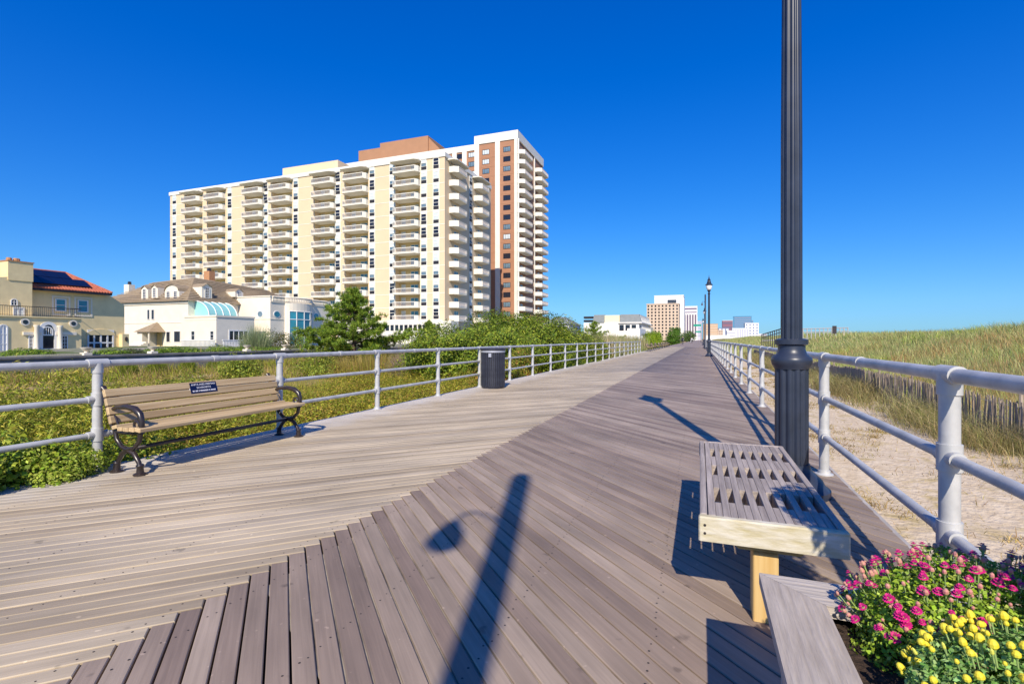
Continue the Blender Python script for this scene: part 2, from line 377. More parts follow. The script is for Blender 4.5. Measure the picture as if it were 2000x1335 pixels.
# ------------------------------------------------------------------ terrain heights
DL, DRX, SEAM = -5.40, 1.15, -2.125         # deck left edge, right edge, herringbone seam
def sstep(a, b, x):
    t = np.clip((x - a) / (b - a), 0, 1); return t * t * (3 - 2 * t)
def ground_z(x, y):
    x = np.asarray(x, float); y = np.asarray(y, float)
    wob = 0.16 * np.sin(x * .31 + y * .17) + 0.12 * np.sin(y * .41 - x * .2) + .07 * np.sin(y * .93 + x * .7)
    crest = 1.68 + 0.30 * np.sin(y * .055 + 1.0) + wob
    dune = -1.0 + (crest + 1.0) * sstep(5.6, 21.5, x) - (crest + 3.6) * sstep(27, 60, x)
    right = dune + 0.03 * np.sin(x * 2.1 + y * 1.3) * sstep(1.5, 3, x)
    meadow = -0.85 + 0.10 * np.sin(x * .5 + y * .3) + .06 * np.sin(x * 1.1 - y * .8)
    left = meadow + (0.22 + 0.9) * sstep(-31.75, -31.85, x)
    return np.where(x > DRX, right, np.where(x < DL, left, -1.0))
# ================================================================== THE SETTING
def axis(segs):
    out = []
    for a, b, st in segs: out += list(np.arange(a, b, st))
    return np.array(out + [segs[-1][1]])
gx = axis([(-4000, -400, 400), (-400, -100, 30), (-100, -36, 6), (-36, -31.9, .8), (-31.9, -31.7, .05), (-31.7, -5.4, .7), (-5.4, 1.2, 1.1), (1.2, 30, .45), (30, 62, 2), (62, 400, 40), (400, 4000, 600)])
gy = axis([(-60, -6, 6), (-6, 40, .6), (40, 120, 2.0), (120, 400, 14), (400, 6000, 400)])
GX, GY = np.meshgrid(gx, gy); GZ = ground_z(GX, GY)
nx, ny = len(gx), len(gy)
me = bpy.data.meshes.new('ground')
ii = (np.arange(ny - 1)[:, None] * nx + np.arange(nx - 1)[None, :]).ravel()
me.from_pydata(np.stack([GX, GY, GZ], -1).reshape(-1, 3).tolist(), [], np.stack([ii, ii + 1, ii + nx + 1, ii + nx], 1).tolist())
me.polygons.foreach_set('use_smooth', [True] * len(me.polygons))
m = bpy.data.materials.new('sand_ground'); m.use_nodes = True; MATS['sand_ground'] = m
n = m.node_tree.nodes; l = m.node_tree.links; b = n['Principled BSDF']; b.inputs['Roughness'].default_value = 0.95
b.inputs['Specular IOR Level'].default_value = 0.15
tc = n.new('ShaderNodeTexCoord'); sx = n.new('ShaderNodeSeparateXYZ'); l.new(tc.outputs['Object'], sx.inputs[0])
def noise(sc, det=4):
    q = n.new('ShaderNodeTexNoise'); q.inputs['Scale'].default_value = sc; q.inputs['Detail'].default_value = det
    l.new(tc.outputs['Object'], q.inputs['Vector']); return q.outputs['Fac']
def rng_map(inp, a, z, lo=0.0, hi=1.0):
    q = n.new('ShaderNodeMapRange'); q.inputs[1].default_value = a; q.inputs[2].default_value = z
    q.inputs[3].default_value = lo; q.inputs[4].default_value = hi; l.new(inp, q.inputs[0]); return q.outputs[0]
def mixc(fac, A, B):
    q = n.new('ShaderNodeMix'); q.data_type = 'RGBA'; l.new(fac, q.inputs[0])
    for k, c in ((6, A), (7, B)):
        if isinstance(c, tuple): q.inputs[k].default_value = c + (1,)
        else: l.new(c, q.inputs[k])
    return q.outputs[2]
sand = mixc(rng_map(noise(5.0, 6), .35, .65), (0.70, 0.58, 0.42), (0.58, 0.46, 0.31))
straw = mixc(rng_map(noise(2.6, 8), .55, .68), sand, (0.50, 0.39, 0.20))
dune = mixc(rng_map(sx.outputs[0], 6.0, 8.5), straw, mixc(rng_map(noise(.5, 5), .4, .6), (0.34, 0.27, 0.11), (0.20, 0.21, 0.06)))
mead = mixc(rng_map(noise(.16, 6), .55, .66), mixc(rng_map(noise(.5, 5), .4, .6), (0.22, 0.20, 0.05), (0.40, 0.28, 0.11)), (0.58, 0.49, 0.38))
full = mixc(rng_map(sx.outputs[0], -5.2, -5.0), mead, dune)
full2 = mixc(rng_map(sx.outputs[0], -31.8, -31.7), mixc(rng_map(noise(.2), .4, .6), (0.30, 0.28, 0.24), (0.12, 0.16, 0.05)), full)
l.new(full2, b.inputs['Base Color'])
bp = n.new('ShaderNodeBump'); bp.inputs['Strength'].default_value = 0.7; bp.inputs['Distance'].default_value = 0.05
l.new(noise(14, 6), bp.inputs['Height']); l.new(bp.outputs[0], b.inputs['Normal'])
me.materials.append(m); tag(obj('ground', me), 'pale sandy ground with dunes and meadow', kind='structure')
mb = MB(); mb.add([(58, -400, -2.9), (9000, -400, -2.9), (9000, 9000, -2.9), (58, 9000, -2.9)], [(0, 1, 2, 3)])
tag(obj('sea', mb.mesh('sea', 'sea')), 'open sea beyond the dune', kind='structure')

# ------------------------------------------------------------------ boardwalk: herringbone planks
W = 0.0898; GAP = 0.0085; TH_P = 0.036; SQ = math.sqrt(0.5)
def plank_mesh(side, seed, nails=True):
    r = random.Random(seed); mb = MB(); g = GAP / 2; b = 0.0035
    if side == 'left':
        xa, xb = -W + g, -g; ye = -g
        ya, yb = (DL - SEAM) / SQ - xa, (DL - SEAM) / SQ - xb
    else:
        xa, xb = g, W - g; ye = W - g
        ya, yb = xa - (DRX - SEAM) / SQ, xb - (DRX - SEAM) / SQ
    def ring(i, z): return [(xa + i, ya + i, z), (xb - i, yb + i, z), (xb - i, ye - i, z), (xa + i, ye - i, z)]
    vs = ring(0, -TH_P) + ring(0, -b) + ring(b, 0)
    fs = [(8, 9, 10, 11)] + [(k * 4 + i, k * 4 + (i + 1) % 4, k * 4 + 4 + (i + 1) % 4, k * 4 + 4 + i) for k in range(2) for i in range(4)]
    mb.add(vs, fs)
    if nails:
        mb.use(1)
        xs = [0.10, 0.72, 1.33, 1.95, 2.56, 3.10]
        for d in xs:                              # joists run along the walk: fixed distance from the seam
            for q in (0.26, 0.74):
                x = xa + (xb - xa) * q + r.uniform(-.006, .006)
                y = (-d / SQ - x) if side == 'left' else (x - d / SQ)
                y += r.uniform(-.02, .02); rr = r.uniform(.0040, .0058)
                mb.add([(x + rr * math.cos(a), y + rr * math.sin(a), 0.0006) for a in [i * math.pi / 3 for i in range(6)]], [tuple(range(6))])
    return mb
deck = MB(); deck.box(DL + .03, DRX - .03, -9, 90, -0.30, -0.05)
deck_o = tag(obj('boardwalk', deck.mesh('boardwalk', 'dark_under')), 'wide timber boardwalk with herringbone planks', kind='structure')
NPL = 150; K0 = 4
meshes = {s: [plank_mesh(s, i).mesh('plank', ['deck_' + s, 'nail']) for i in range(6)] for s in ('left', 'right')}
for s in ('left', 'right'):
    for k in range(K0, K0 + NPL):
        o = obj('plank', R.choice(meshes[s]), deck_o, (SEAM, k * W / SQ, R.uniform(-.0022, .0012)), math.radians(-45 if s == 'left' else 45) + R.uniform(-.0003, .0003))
        if s == 'right' and k < 12: o.location.z += R.uniform(0, .003)
def plank_field(side, ks):
    a = math.radians(-45 if side == 'left' else 45); c, sn = math.cos(a), math.sin(a)
    src = plank_mesh(side, 1, nails=False); V = np.array(src.v); FA = np.array(src.f)
    n = len(ks); Vr = np.stack([V[:, 0] * c - V[:, 1] * sn + SEAM, V[:, 0] * sn + V[:, 1] * c, V[:, 2]], 1)
    allv = np.repeat(Vr[None], n, 0); allv[:, :, 1] += (np.array(ks) * W / SQ)[:, None]
    allv[:, :, 2] += rng.uniform(-.0022, .0012, (n, 1))
    idx = (FA[None] + np.arange(n)[:, None, None] * len(V)).reshape(-1)
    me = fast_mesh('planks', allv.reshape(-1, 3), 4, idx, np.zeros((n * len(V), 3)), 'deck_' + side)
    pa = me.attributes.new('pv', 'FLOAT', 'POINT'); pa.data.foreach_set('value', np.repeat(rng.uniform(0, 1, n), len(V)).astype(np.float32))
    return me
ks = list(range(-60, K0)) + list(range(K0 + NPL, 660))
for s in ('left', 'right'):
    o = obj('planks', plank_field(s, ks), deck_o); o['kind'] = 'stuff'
mb = MB(); mb.add([(DL + .02, -6, -.0075), (SEAM - .09, -6, -.0075), (SEAM - .09, 80, -.0075), (DL + .02, 80, -.0075)], [(0, 1, 2, 3)]); part('sand_and_lit_edges', mb, 'gap_sand_lit_edge', deck_o)  # sand in the gaps; its pale tone also paints the sunlit plank edges
mb = MB(); mb.add([(SEAM + .1, 1.9, -.012), (DRX - .02, 0, -.012), (DRX - .02, 80, -.012), (SEAM + .1, 80, -.012)], [(0, 1, 2, 3)]); part('sand_and_lit_edges', mb, 'gap_mix', deck_o)  # mottled sand and dark; the pale parts also stand for sunlit plank edges
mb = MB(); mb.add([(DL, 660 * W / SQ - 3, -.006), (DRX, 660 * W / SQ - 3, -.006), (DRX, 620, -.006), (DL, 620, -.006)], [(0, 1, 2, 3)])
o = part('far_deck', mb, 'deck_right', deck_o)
mb = MB()
for x0, x1 in ((DL - .05, DL - .004), (DRX + .004, DRX + .05)): mb.box(x0, x1, -9, 300, -.34, -.03)
part('fascia_board', mb, 'deck_edge', deck_o)

# ------------------------------------------------------------------ pipe railings
def railing(label, X, ys, hs, name='pipe_railing'):
    t = thing(name, label, 'railing', (X, ys[0], 0)); y0 = ys[0]
    pr, rt, rm = .040, .0325, .0255
    pm = MB(); pm.tube([(0, 0, 0), (0, 0, hs[0])], pr, 18)
    pm = pm.mesh('post', 'galv', smooth=True, angle=40)
    fms = []
    for z, r in zip(hs, (rt, rm, rm)):
        fm = MB(); fm.tube([(0, -.085, z), (0, .085, z)], r + .009, 16)
        if z != hs[0]: fm.tube([(0, 0, z - .06), (0, 0, z + .06)], pr + .008, 16)
        else: fm.tube([(0, 0, z - .09), (0, 0, z)], pr + .007, 16)
        fms.append(fm.mesh('fitting', 'galv', smooth=True, angle=40))
    bm = MB(); bm.lathe([(.075, 0.0), (.075, .008), (.052, .016), (.05, .04)], 18); bm = bm.mesh('base_flange', 'galv', smooth=True, angle=40)
    for y in ys:
        p = obj('post', pm, t, (0, y - y0, .001)); [obj('fitting', fm, p) for fm in fms]; obj('base_flange', bm, p)
    for nm, z, r in zip(('top_rail', 'middle_rail', 'bottom_rail'), hs, (rt, rm, rm)):
        mb = MB(); pts = [(0, y - y0, z) for y in ys]
        mb.tube([(0, pts[0][1] - 1.5, z)] + pts, r, 14); ro = obj(nm, mb.mesh(nm, 'galv', smooth=True, angle=40), t)
        if nm == 'top_rail':
            cm = MB(); cm.tube([(0, -.035, 0), (0, .035, 0)], r + .006, 14); cm = cm.mesh('coupling', 'galv', smooth=True, angle=40)
            for i in range(0, min(len(ys) - 1, 16)): obj('coupling', cm, ro, (0, (ys[i] + ys[i + 1]) / 2 - y0 + .13, z))
    return t
ysr = [2.80 + 2.43 * i for i in range(-2, 60)]
railing('grey pipe railing on the right edge of the boardwalk beside the sand', 1.05, ysr, (1.06, .69, .344))
ysl = [3.03 + 2.17 * i for i in range(-2, 22)]
railing('grey pipe railing on the left edge of the boardwalk behind the slatted bench', -5.27, ysl, (.994, .66, .33))

# ------------------------------------------------------------------ lamps
def lantern_lamp(label, x, y, group='black lantern lamp posts along the right railing'):
    t = thing('lamp_post', label, 'lamp post', (x, y, 0), group=group)
    mb = MB(); mb.lathe([(.27, 0), (.27, .05), (.235, .075), (.215, .12), (.16, .17), (.135, .20), (.128, .24)], 28)
    obj('base', mb.mesh('base', 'lamp_paint', smooth=True, angle=35), t)
    mb = MB(); mb.lathe([(.12, .235), (.12, .99)], 96, flute=12, depth=.13); obj('pedestal', mb.mesh('pedestal', 'lamp_paint', smooth=True, angle=60), t)
    mb = MB(); mb.lathe([(.124, .985), (.128, 1.0), (.142, 1.02), (.148, 1.05), (.142, 1.075), (.11, 1.10), (.098, 1.14), (.098, 1.17), (.118, 1.18), (.118, 1.215), (.09, 1.225)], 28)
    obj('collar', mb.mesh('collar', 'lamp_paint', smooth=True, angle=40), t)
    mb = MB(); mb.lathe([(.078, 1.22), (.076, 2.8), (.066, 4.40)], 96, flute=10, depth=.16); obj('shaft', mb.mesh('shaft', 'lamp_paint', smooth=True, angle=60), t)
    mb = MB(); mb.lathe([(.07, 4.39), (.09, 4.41), (.09, 4.45), (.06, 4.48), (.06, 4.56), (.11, 4.62), (.13, 4.66)], 20); obj('capital', mb.mesh('capital', 'lamp_paint', smooth=True, angle=40), t)
    mb = MB(); mb.lathe([(.09, 4.65), (.16, 4.75), (.20, 4.88), (.20, 4.98), (.19, 5.04)], 20); obj('globe', mb.mesh('globe', 'lamp_glass', smooth=True, angle=60), t)
    mb = MB(); mb.lathe([(.25, 5.02), (.25, 5.06), (.17, 5.12), (.14, 5.18), (.15, 5.22), (.115, 5.27), (.10, 5.36), (.115, 5.40), (.07, 5.45), (.045, 5.50)], 20); c = obj('canopy', mb.mesh('canopy', 'lamp_paint', smooth=True, angle=35), t)
    mb = MB(); mb.lathe([(.03, 5.49), (.045, 5.53), (.03, 5.57), (.018, 5.64), (.003, 5.76)], 12); obj('finial', mb.mesh('finial', 'lamp_paint', smooth=True, angle=40), c)
    return t
lantern_lamp('dark blue fluted lamp post beside the backless slatted bench', .684, 4.53)
lantern_lamp('whole lantern lamp post with white globe, second along the right railing', .60, 38.0)
lantern_lamp('far lantern lamp post, third along the right railing', .62, 74.0)
lantern_lamp('farthest lantern lamp post near the green street sign', .62, 112.0)
def arm_lamp(label, x, y):
    t = thing('arm_lamp', label, 'lamp post', (x, y, 0), group='tall poles with a hanging lamp')
    mb = MB(); mb.lathe([(.14, 0), (.14, .3), (.09, .36), (.088, 6.62), (.07, 6.70), (.02, 6.75)], 24); obj('pole', mb.mesh('pole', 'lamp_paint', smooth=True, angle=40), t)
    mb = MB(); mb.tube([(-.06, 0, 5.74), (-.16, 0, 5.84), (-.27, 0, 5.87), (-.35, 0, 5.80), (-.37, 0, 5.68)], .016, 8); obj('arm', mb.mesh('arm', 'lamp_paint', smooth=True), t)
    mb = MB(); mb.lathe([(.03, 5.70), (.055, 5.66), (.07, 5.60), (.105, 5.52), (.115, 5.40)], 20, c=(-.37, 0, 0)); h = obj('lamp_head', mb.mesh('lamp_head', 'lamp_paint', smooth=True, angle=40), t)
    mb = MB(); mb.lathe([(.04, 5.335), (.085, 5.36), (.10, 5.399)], 16, c=(-.37, 0, 0)); obj('lens', mb.mesh('lens', 'lamp_glass', smooth=True), h)
    return t
arm_lamp('tall lamp pole with curved arm standing just behind the viewpoint', .68, -3.87)
arm_lamp('tall dark pole rising above the lanterns far along the right railing', .62, 66.0)
for i, (yy, lab) in enumerate(((150., 'green street sign on a post, nearer of two far along the boardwalk'), (215., 'smaller green street sign, farther of two along the boardwalk'))):
    t = thing('street_sign', lab, 'sign', (.35, yy, 0))
    z = 5.1 if i == 0 else 4.2
    mb = MB(); mb.tube([(0, 0, 0), (0, 0, z + .5)], .05, 8); obj('post', mb.mesh('post', 'lamp_paint'), t)
    mb = MB(); mb.box(-2.0, -.02, -.02, .02, z - .28, z + .28); obj('sign_panel', mb.mesh('sign_panel', 'sign_green'), t)

# ------------------------------------------------------------------ stone garden wall on the left
WX = -31.7
t = thing('garden_wall', 'low grey stone wall in front of the yellow and white houses', 'wall', (WX, 5, -.95))
mb = MB()
yy = 5.0
body = MB(); body.box(WX - .30, WX, 5, 75, -.95, .22); part('wall_body', body, 'stone_wall', t)
cap = MB(); cap.box(WX - .36, WX + .06, 5, 75, .222, .33); part('coping', cap, 'stone_wall', t)
# ================================================================== FURNITURE
# ------------------------------------------------------------------ memorial bench on the left (faces the walk, +X)
def bench_frame():
    """cast iron end in the x (depth, front = +x) / z plane, about y = 0"""
    mb = MB(); q = dict(n=8)
    def arc(c, r, a0, a1, k=10, rz=None):
        return [(c[0] + r * math.cos(math.radians(a0 + (a1 - a0) * i / k)), 0, c[1] + (rz or r) * math.sin(math.radians(a0 + (a1 - a0) * i / k))) for i in range(k + 1)]
    # back upright, S-curve from the seat to the scrolled top
    mb.tube([(-.06, 0, .40), (-.10, 0, .47), (-.135, 0, .56), (-.165, 0, .66), (-.185, 0, .745), (-.20, 0, .765), (-.215, 0, .745)], [.022, .024, .022, .02, .022, .026, .02], **q)
    # seat bearer
    mb.tube([(-.06, 0, .40), (.02, 0, .372), (.14, 0, .368), (.28, 0, .385), (.335, 0, .395)], [.022, .022, .02, .022, .026], **q)
    # arm rest: rises from the back, over, and curls down to the seat front
    mb.tube([(-.125, 0, .55), (-.02, 0, .595), (.12, 0, .605), (.23, 0, .59), (.30, 0, .545), (.325, 0, .48), (.32, 0, .41)], [.018, .02, .026, .030, .028, .024, .022], **q)
    mb.tube(arc((.255, .445), .035, -60, 250), .013, n=6)
    mb.tube([(-.10, 0, .545), (-.03, 0, .50), (.0, 0, .44), (.06, 0, .40)], .011, n=6)
    # crossing legs
    mb.tube([(.305, 0, .375), (.29, 0, .30), (.22, 0, .235), (.13, 0, .215), (.06, 0, .175), (.0, 0, .10), (-.015, 0, .03)], [.022, .02, .02, .024, .022, .02, .022], **q)
    mb.tube([(-.04, 0, .385), (-.02, 0, .30), (.05, 0, .235), (.13, 0, .215), (.22, 0, .185), (.285, 0, .11), (.30, 0, .03)], [.022, .02, .02, .024, .022, .02, .022], **q)
    return mb
def bench(label, x, y, L=2.0, group=None, plaque=False):
    t = thing('park_bench', label, 'bench', (x, y, 0), group=group)
    fm = bench_frame().mesh('end_frame', 'iron_black', smooth=True, angle=50)
    ft = MB(); ft.lathe([(.055, 0), (.055, .012), (.030, .025), (.026, .07), (.034, .085), (.024, .10)], 12)
    ft = ft.mesh('foot', 'iron_black', smooth=True, angle=40)
    fb = MB()
    for k in range(4):
        zz = .52 + k * .06; xx = -.14 - k * .019; fb.lathe([(.02, 0), (.026, .01), (.02, .02)], 8, c=(xx + .03, 0, zz))
    fb = fb.mesh('bracket', 'iron_black')
    for yy in (0.0, L - .1):
        e = obj('end_frame', fm, t, (0, yy, 0)); [obj('foot', ft, e, (fx, 0, 0)) for fx in (-.015, .30)]; obj('slat_brackets', fb, e)
    def slat(nm, p, ang, w, th):
        s = MB(); s.bbox(-w / 2, w / 2, -.045, L - .055, 0, th, .006)
        o = obj(nm, s.mesh(nm, 'bench_wood'), t, (p[0], 0, p[1])); o.rotation_euler = (0, ang, 0); return o
    A = math.radians
    for xx, zz, w, a in ((.325, .395, .075, 8), (.245, .392, .068, 2), (.168, .389, .068, 0), (.092, .390, .068, -2), (.016, .402, .068, -14)):
        slat('seat_slat', (xx, zz), A(-a * -1), w, .034)
    backs = []
    for k, (xx, zz) in enumerate(((-.062, .475), (-.089, .555), (-.115, .635), (-.140, .715))):
        backs.append(slat('back_slat', (xx, zz), A(72), .074, .03))
    mb = MB(); mb.tube([(.13, .0, .215), (.13, L - .1, .215)], .019, 8); obj('cross_bar', mb.mesh('cross_bar', 'iron_black', smooth=True), t)
    if plaque:
        s = backs[3]; w, hgt = .315, .118
        pm = MB(); pm.box(-hgt / 2, hgt / 2, -w / 2, w / 2, 0, .006); pm.use(1).box(-hgt / 2 - .006, hgt / 2 + .006, -w / 2 - .006, w / 2 + .006, -.002, .003)
        po = obj('plaque', pm.mesh('plaque', ['plaque_blue', 'plaque_edge']), t, (-.140 + .034, .93, .690)); po.rotation_euler = (0, A(72), 0)
        po['label'] = 'dark blue plaque with three lines of white lettering'
        def text(body, size, off):
            cu = bpy.data.curves.new('lettering', 'FONT'); cu.body = body; cu.size = size; cu.align_x = 'CENTER'; cu.align_y = 'CENTER'; cu.extrude = .0004
            tmp = bpy.data.objects.new('tmp', cu); me = bpy.data.meshes.new_from_object(tmp); bpy.data.objects.remove(tmp)
            me.materials.append(MATS['white_print'])
            lo = obj('lettering', me, po, (off, 0, .0075)); lo.rotation_euler = (0, 0, math.radians(90)); return lo
        text('ANITA AND HERMAN', .029, -.035); text('SCHWARTZ', .031, 0.0)
        bars = MB(); y0 = -.135
        while y0 < .13:                      # third line: too small to read in the photograph
            ln = R.uniform(.006, .011); bars.box(.027, .041, y0, y0 + ln, .006, .0076); y0 += ln + R.choice((.004, .004, .004, .012))
        obj('lettering', bars.mesh('lettering', 'white_print'), po)
    return t
# bench local: front toward +x; local y along the walk
bench('slatted wooden bench with black iron ends and a blue plaque on its backrest', -5.01, 3.05, 2.0, plaque=True)
proto = None
for i in range(7):
    yy = 52 + i * 5.2
    if proto is None:
        proto = bench('nearest bench of the far row along the left edge where the railing ends', -4.95, yy, 2.0, group='far benches along the left edge of the boardwalk')
    else:
        c = copy_tree(proto); c.location.y = yy; c['label'] = ('second', 'third', 'fourth', 'fifth', 'sixth', 'last')[i - 1] + ' bench along the far left edge, counted from the end of the railing'

# ------------------------------------------------------------------ backless slatted bench on the right
BX0, BX1, BY0, BY1, BZ = 0.0, .555, 2.33, 4.07, .45
t = thing('backless_bench', 'backless weathered wooden bench with slotted top beside the lamp post', 'bench', (.2775, BY0, 0))
bw = BX1 - BX0
def lp(name, mb, m, parent=t): return part(name, mb, m, parent)
for x0, x1 in ((BX0, BX0 + .03), (BX1 - .03, BX1)):
    mb = MB(); mb.bbox(x0, x1, BY0 + .041, BY1 - .041, BZ - .09, BZ + .003, .004); lp('side_rail', mb, 'grey_wood')
for y0, y1, mm in ((BY0, BY0 + .038, 'pale_wood'), (BY1 - .038, BY1, 'grey_wood')):
    mb = MB(); mb.bbox(BX0 - .005, BX1 + .005, y0, y1, BZ - .105, BZ + .001, .006); lp('end_board', mb, mm)
nl = 8; inner0, inner1 = BX0 + .034, BX1 - .034; pitch = (inner1 - inner0) / nl
sw = pitch * .52
holes = [2.70, 3.20, 3.68]; hl = .24
for i in range(nl):
    xc = inner0 + pitch * (i + .5)
    mb = MB(); mb.bbox(xc - pitch / 2 + .001, xc - pitch / 2 + sw, BY0 + .040, BY1 - .040, BZ - .075, BZ, .0015); lp('slat', mb, 'grey_wood')
    edges = [BY0 + .040] + sum([[h - hl / 2 + R.uniform(-.01, .01), h + hl / 2] for h in holes], []) + [BY1 - .040]
    for k in range(0, len(edges), 2):
        mb = MB(); mb.bbox(xc - pitch / 2 + sw + .0015, xc + pitch / 2, edges[k], edges[k + 1], BZ - .075, BZ - R.uniform(.001, .003), .0012); lp('spacer_slat', mb, 'grey_wood')
for yc in (2.46, 3.92):
    mb = MB(); mb.bbox(.215, .315, yc - .06, yc + .06, 0.001, BZ - .15, .005); lp('leg', mb, 'new_wood')
    mb = MB(); mb.extr([(.09, yc - .045, BZ - .047), (.47, yc - .045, BZ - .047), (.47, yc - .045, BZ - .085), (.40, yc - .045, BZ - .15), (.16, yc - .045, BZ - .15), (.09, yc - .045, BZ - .085)], (0, .09, 0)); lp('bracket', mb, 'new_wood')
mb = MB()
for z in (BZ - .035, BZ - .07): mb.tube([(BX0 + .02, BY0 - .0015, z), (BX0 + .02, BY0 + .002, z)], .006, 8)
lp('bolt_heads', mb, 'nail')

# ------------------------------------------------------------------ flower planter
PX0, PX1, PY0, PY1, PZ = .178, 1.00, .35, 1.79, .47
t = thing('flower_planter', 'weathered wooden planter box with wide mitred cap boards at the lower right', 'planter', (.6, 1.1, 0))
cw = .155; ov = .055
def capb(poly, m): mb = MB(); mb.extr([(x, y, PZ - .034) for x, y in poly], (0, 0, .034)); return part('cap_board', mb, m, t)
e = .0015
capb([(PX0, PY1 - e), (PX0, PY0), (PX0 + cw, PY0 + cw), (PX0 + cw, PY1 - cw - e)], 'planter_wood')
capb([(PX0 + e, PY1), (PX0 + cw + e, PY1 - cw), (PX1 - cw, PY1 - cw), (PX1, PY1)], 'planter_wood_x')
capb([(PX1, PY1 - e), (PX1 - cw, PY1 - cw - e), (PX1 - cw, PY0 + cw), (PX1, PY0)], 'planter_wood')
capb([(PX0 + e, PY0 - e), (PX1 - e, PY0 - e), (PX1 - cw - e, PY0 + cw - e), (PX0 + cw + e, PY0 + cw - e)], 'planter_wood_x')
bx0, bx1, by0, by1 = PX0 + ov, PX1 - ov, PY0 + ov, PY1 - ov
zz = 0.002
for k in range(3):
    z1 = zz + .142
    for (a, b2, c, d2, m) in ((bx0, bx0 + .035, by0, by1, 'planter_wood'), (bx1 - .035, bx1, by0, by1, 'planter_wood'), (bx0 + .037, bx1 - .037, by1 - .035, by1 - .001, 'planter_wood_x'), (bx0 + .037, bx1 - .037, by0 + .001, by0 + .035, 'planter_wood_x')):
        mb = MB(); mb.bbox(a, b2, c, d2, zz, z1, .004); part('side_board', mb, m, t)
    zz = z1 + .003
mb = MB(); mb.box(bx0 + .036, bx1 - .036, by0 + .036, by1 - .036, .2, .405); part('soil', mb, 'soil', t)

def mum(name, label, c, rx, ry, rz, nfl, nbud, cs, head_mat, bud_mat, frac_top, fl_r):
    t = thing(name, label, 'flower plant', c)
    C, N = lobes_points([(0, 0, rz * .15, rx, ry, rz)], 26000, .06, .17, zmin=-.03)
    me = leaf_mesh('foliage', C, rng.uniform(.008, .017, len(C)), N, palette(len(C), cs, .22), 'leaf', .30); obj('foliage', me, t)
    fm = MB()                                     # flower head: two petal rings round a low dome
    for ring, (r, z, k, tilt) in enumerate(((fl_r, .0, 14, .10), (fl_r * .72, .004, 11, .5), (fl_r * .42, .008, 8, .9))):
        for i in range(k):
            a = 2 * math.pi * (i + .5 * ring) / k; ca, sa = math.cos(a), math.sin(a); wv = r * .26
            pts = [(ca * r * .15, sa * r * .15, z), (ca * r * .65 - sa * wv, sa * r * .65 + ca * wv, z + r * tilt * .5), (ca * r, sa * r, z + r * tilt * .62), (ca * r * .65 + sa * wv, sa * r * .65 - ca * wv, z + r * tilt * .5)]
            fm.add(pts, [(0, 1, 2, 3)])
    if 'yellow' in head_mat:                      # button flowers: a low dome
        fm = MB(); fm.lathe([(fl_r * .55, -.002), (fl_r * .95, .002), (fl_r * .9, .007), (fl_r * .55, .011), (fl_r * .12, .0125)], 9)
    fm.use(1).lathe([(.0016, -.030), (.0016, -.009), (fl_r * .4, -.004), (fl_r * .45, .002)], 7)
    fm = fm.mesh('flower', [head_mat, 'calyx'])
    bm = MB(); bm.lathe([(fl_r * .24, 0), (fl_r * .40, .004), (fl_r * .34, .009), (fl_r * .12, .012)], 8); bm.use(1).lathe([(.0014, -.028), (.0014, -.004), (fl_r * .34, .002)], 6)
    bm = bm.mesh('bud', [bud_mat, 'calyx'], smooth=False)
    cnt = 0
    while cnt < nfl + nbud:
        d = Vector((R.gauss(0, 1), R.gauss(0, 1), abs(R.gauss(0, 1)) * frac_top + .12)).normalized()
        k = .99 + R.uniform(-.03, .05)
        p = (d.x * rx * k, d.y * ry * k, rz * .15 + d.z * rz * k + .012)
        big = cnt < nfl
        o = obj('flower' if big else 'bud', fm if big else bm, t, p)
        o.rotation_euler = (Vector((d.x / rx, d.y / ry, d.z / rz)).normalized() + Vector((0, 0, .9))).to_track_quat('Z', 'Y').to_euler()
        s = R.uniform(.55, 1.35); o.scale = (s, s, s * R.uniform(.8, 1.2)); cnt += 1
    return t
G_MUM = [(.28, .42, .03), (.38, .52, .05), (.17, .30, .025), (.44, .58, .10)]
mum('pink_chrysanthemum', 'round bushy plant with magenta pink flowers in the wooden planter', (.67, 1.62, .41), .305, .215, .215, 215, 170, G_MUM, 'petal_pink', 'petal_bud', 1.1, .0125)
mum('yellow_chrysanthemum', 'bushy plant with small yellow button flowers at the front of the planter', (.70, 1.31, .43), .285, .215, .165, 290, 110, [(.20, .38, .08), (.30, .50, .14), (.40, .58, .20)], 'petal_yellow', 'petal_lime', 1.1, .0074)

t = shrub('tall_planter_plant', 'tall leafy plant in the back corner of the planter, just right of the frame', 'plant', [(.90, 1.22, 1.12, .15, .18, .42), (.88, 1.26, 1.55, .17, .18, .28), (.93, 1.10, .75, .12, .12, .30)], 3800, .06, G_MUM, .40, stems=8, wid=.25, stem_mat='stem_green')
# ------------------------------------------------------------------ litter bin
t = thing('litter_bin', 'black ribbed metal litter bin standing against the left railing', 'bin', (-4.86, 11.62, 0))
mb = MB(); mb.lathe([(.27, 0), (.285, .02), (.285, .06), (.27, .07), (.27, .86)], 36); obj('liner', mb.mesh('liner', 'can_black', smooth=True, angle=40), t)
mb = MB(); sm = MB(); sm.bbox(-.016, .016, .284, .300, .05, .90, .004); sm = sm.mesh('slat', 'can_black')
for k in range(36): o = obj('slat', sm, t, (0, 0, 0), 2 * math.pi * k / 36)
mb = MB(); mb.lathe([(.275, .885), (.308, .89), (.308, .935), (.275, .94)], 36); obj('rim_band', mb.mesh('rim_band', 'can_band', smooth=True, angle=40), t)
mb = MB(); mb.lathe([(.31, .942), (.325, .955), (.325, .985), (.26, 1.0), (.24, .995)], 36); obj('lid', mb.mesh('lid', 'can_black', smooth=True, angle=40), t)
mb = MB(); mb.box(-.035, .035, -.306, -.3015, .78, .87); s = obj('sticker', mb.mesh('sticker', 'can_band'), t); s.rotation_euler = (0, 0, math.radians(8))
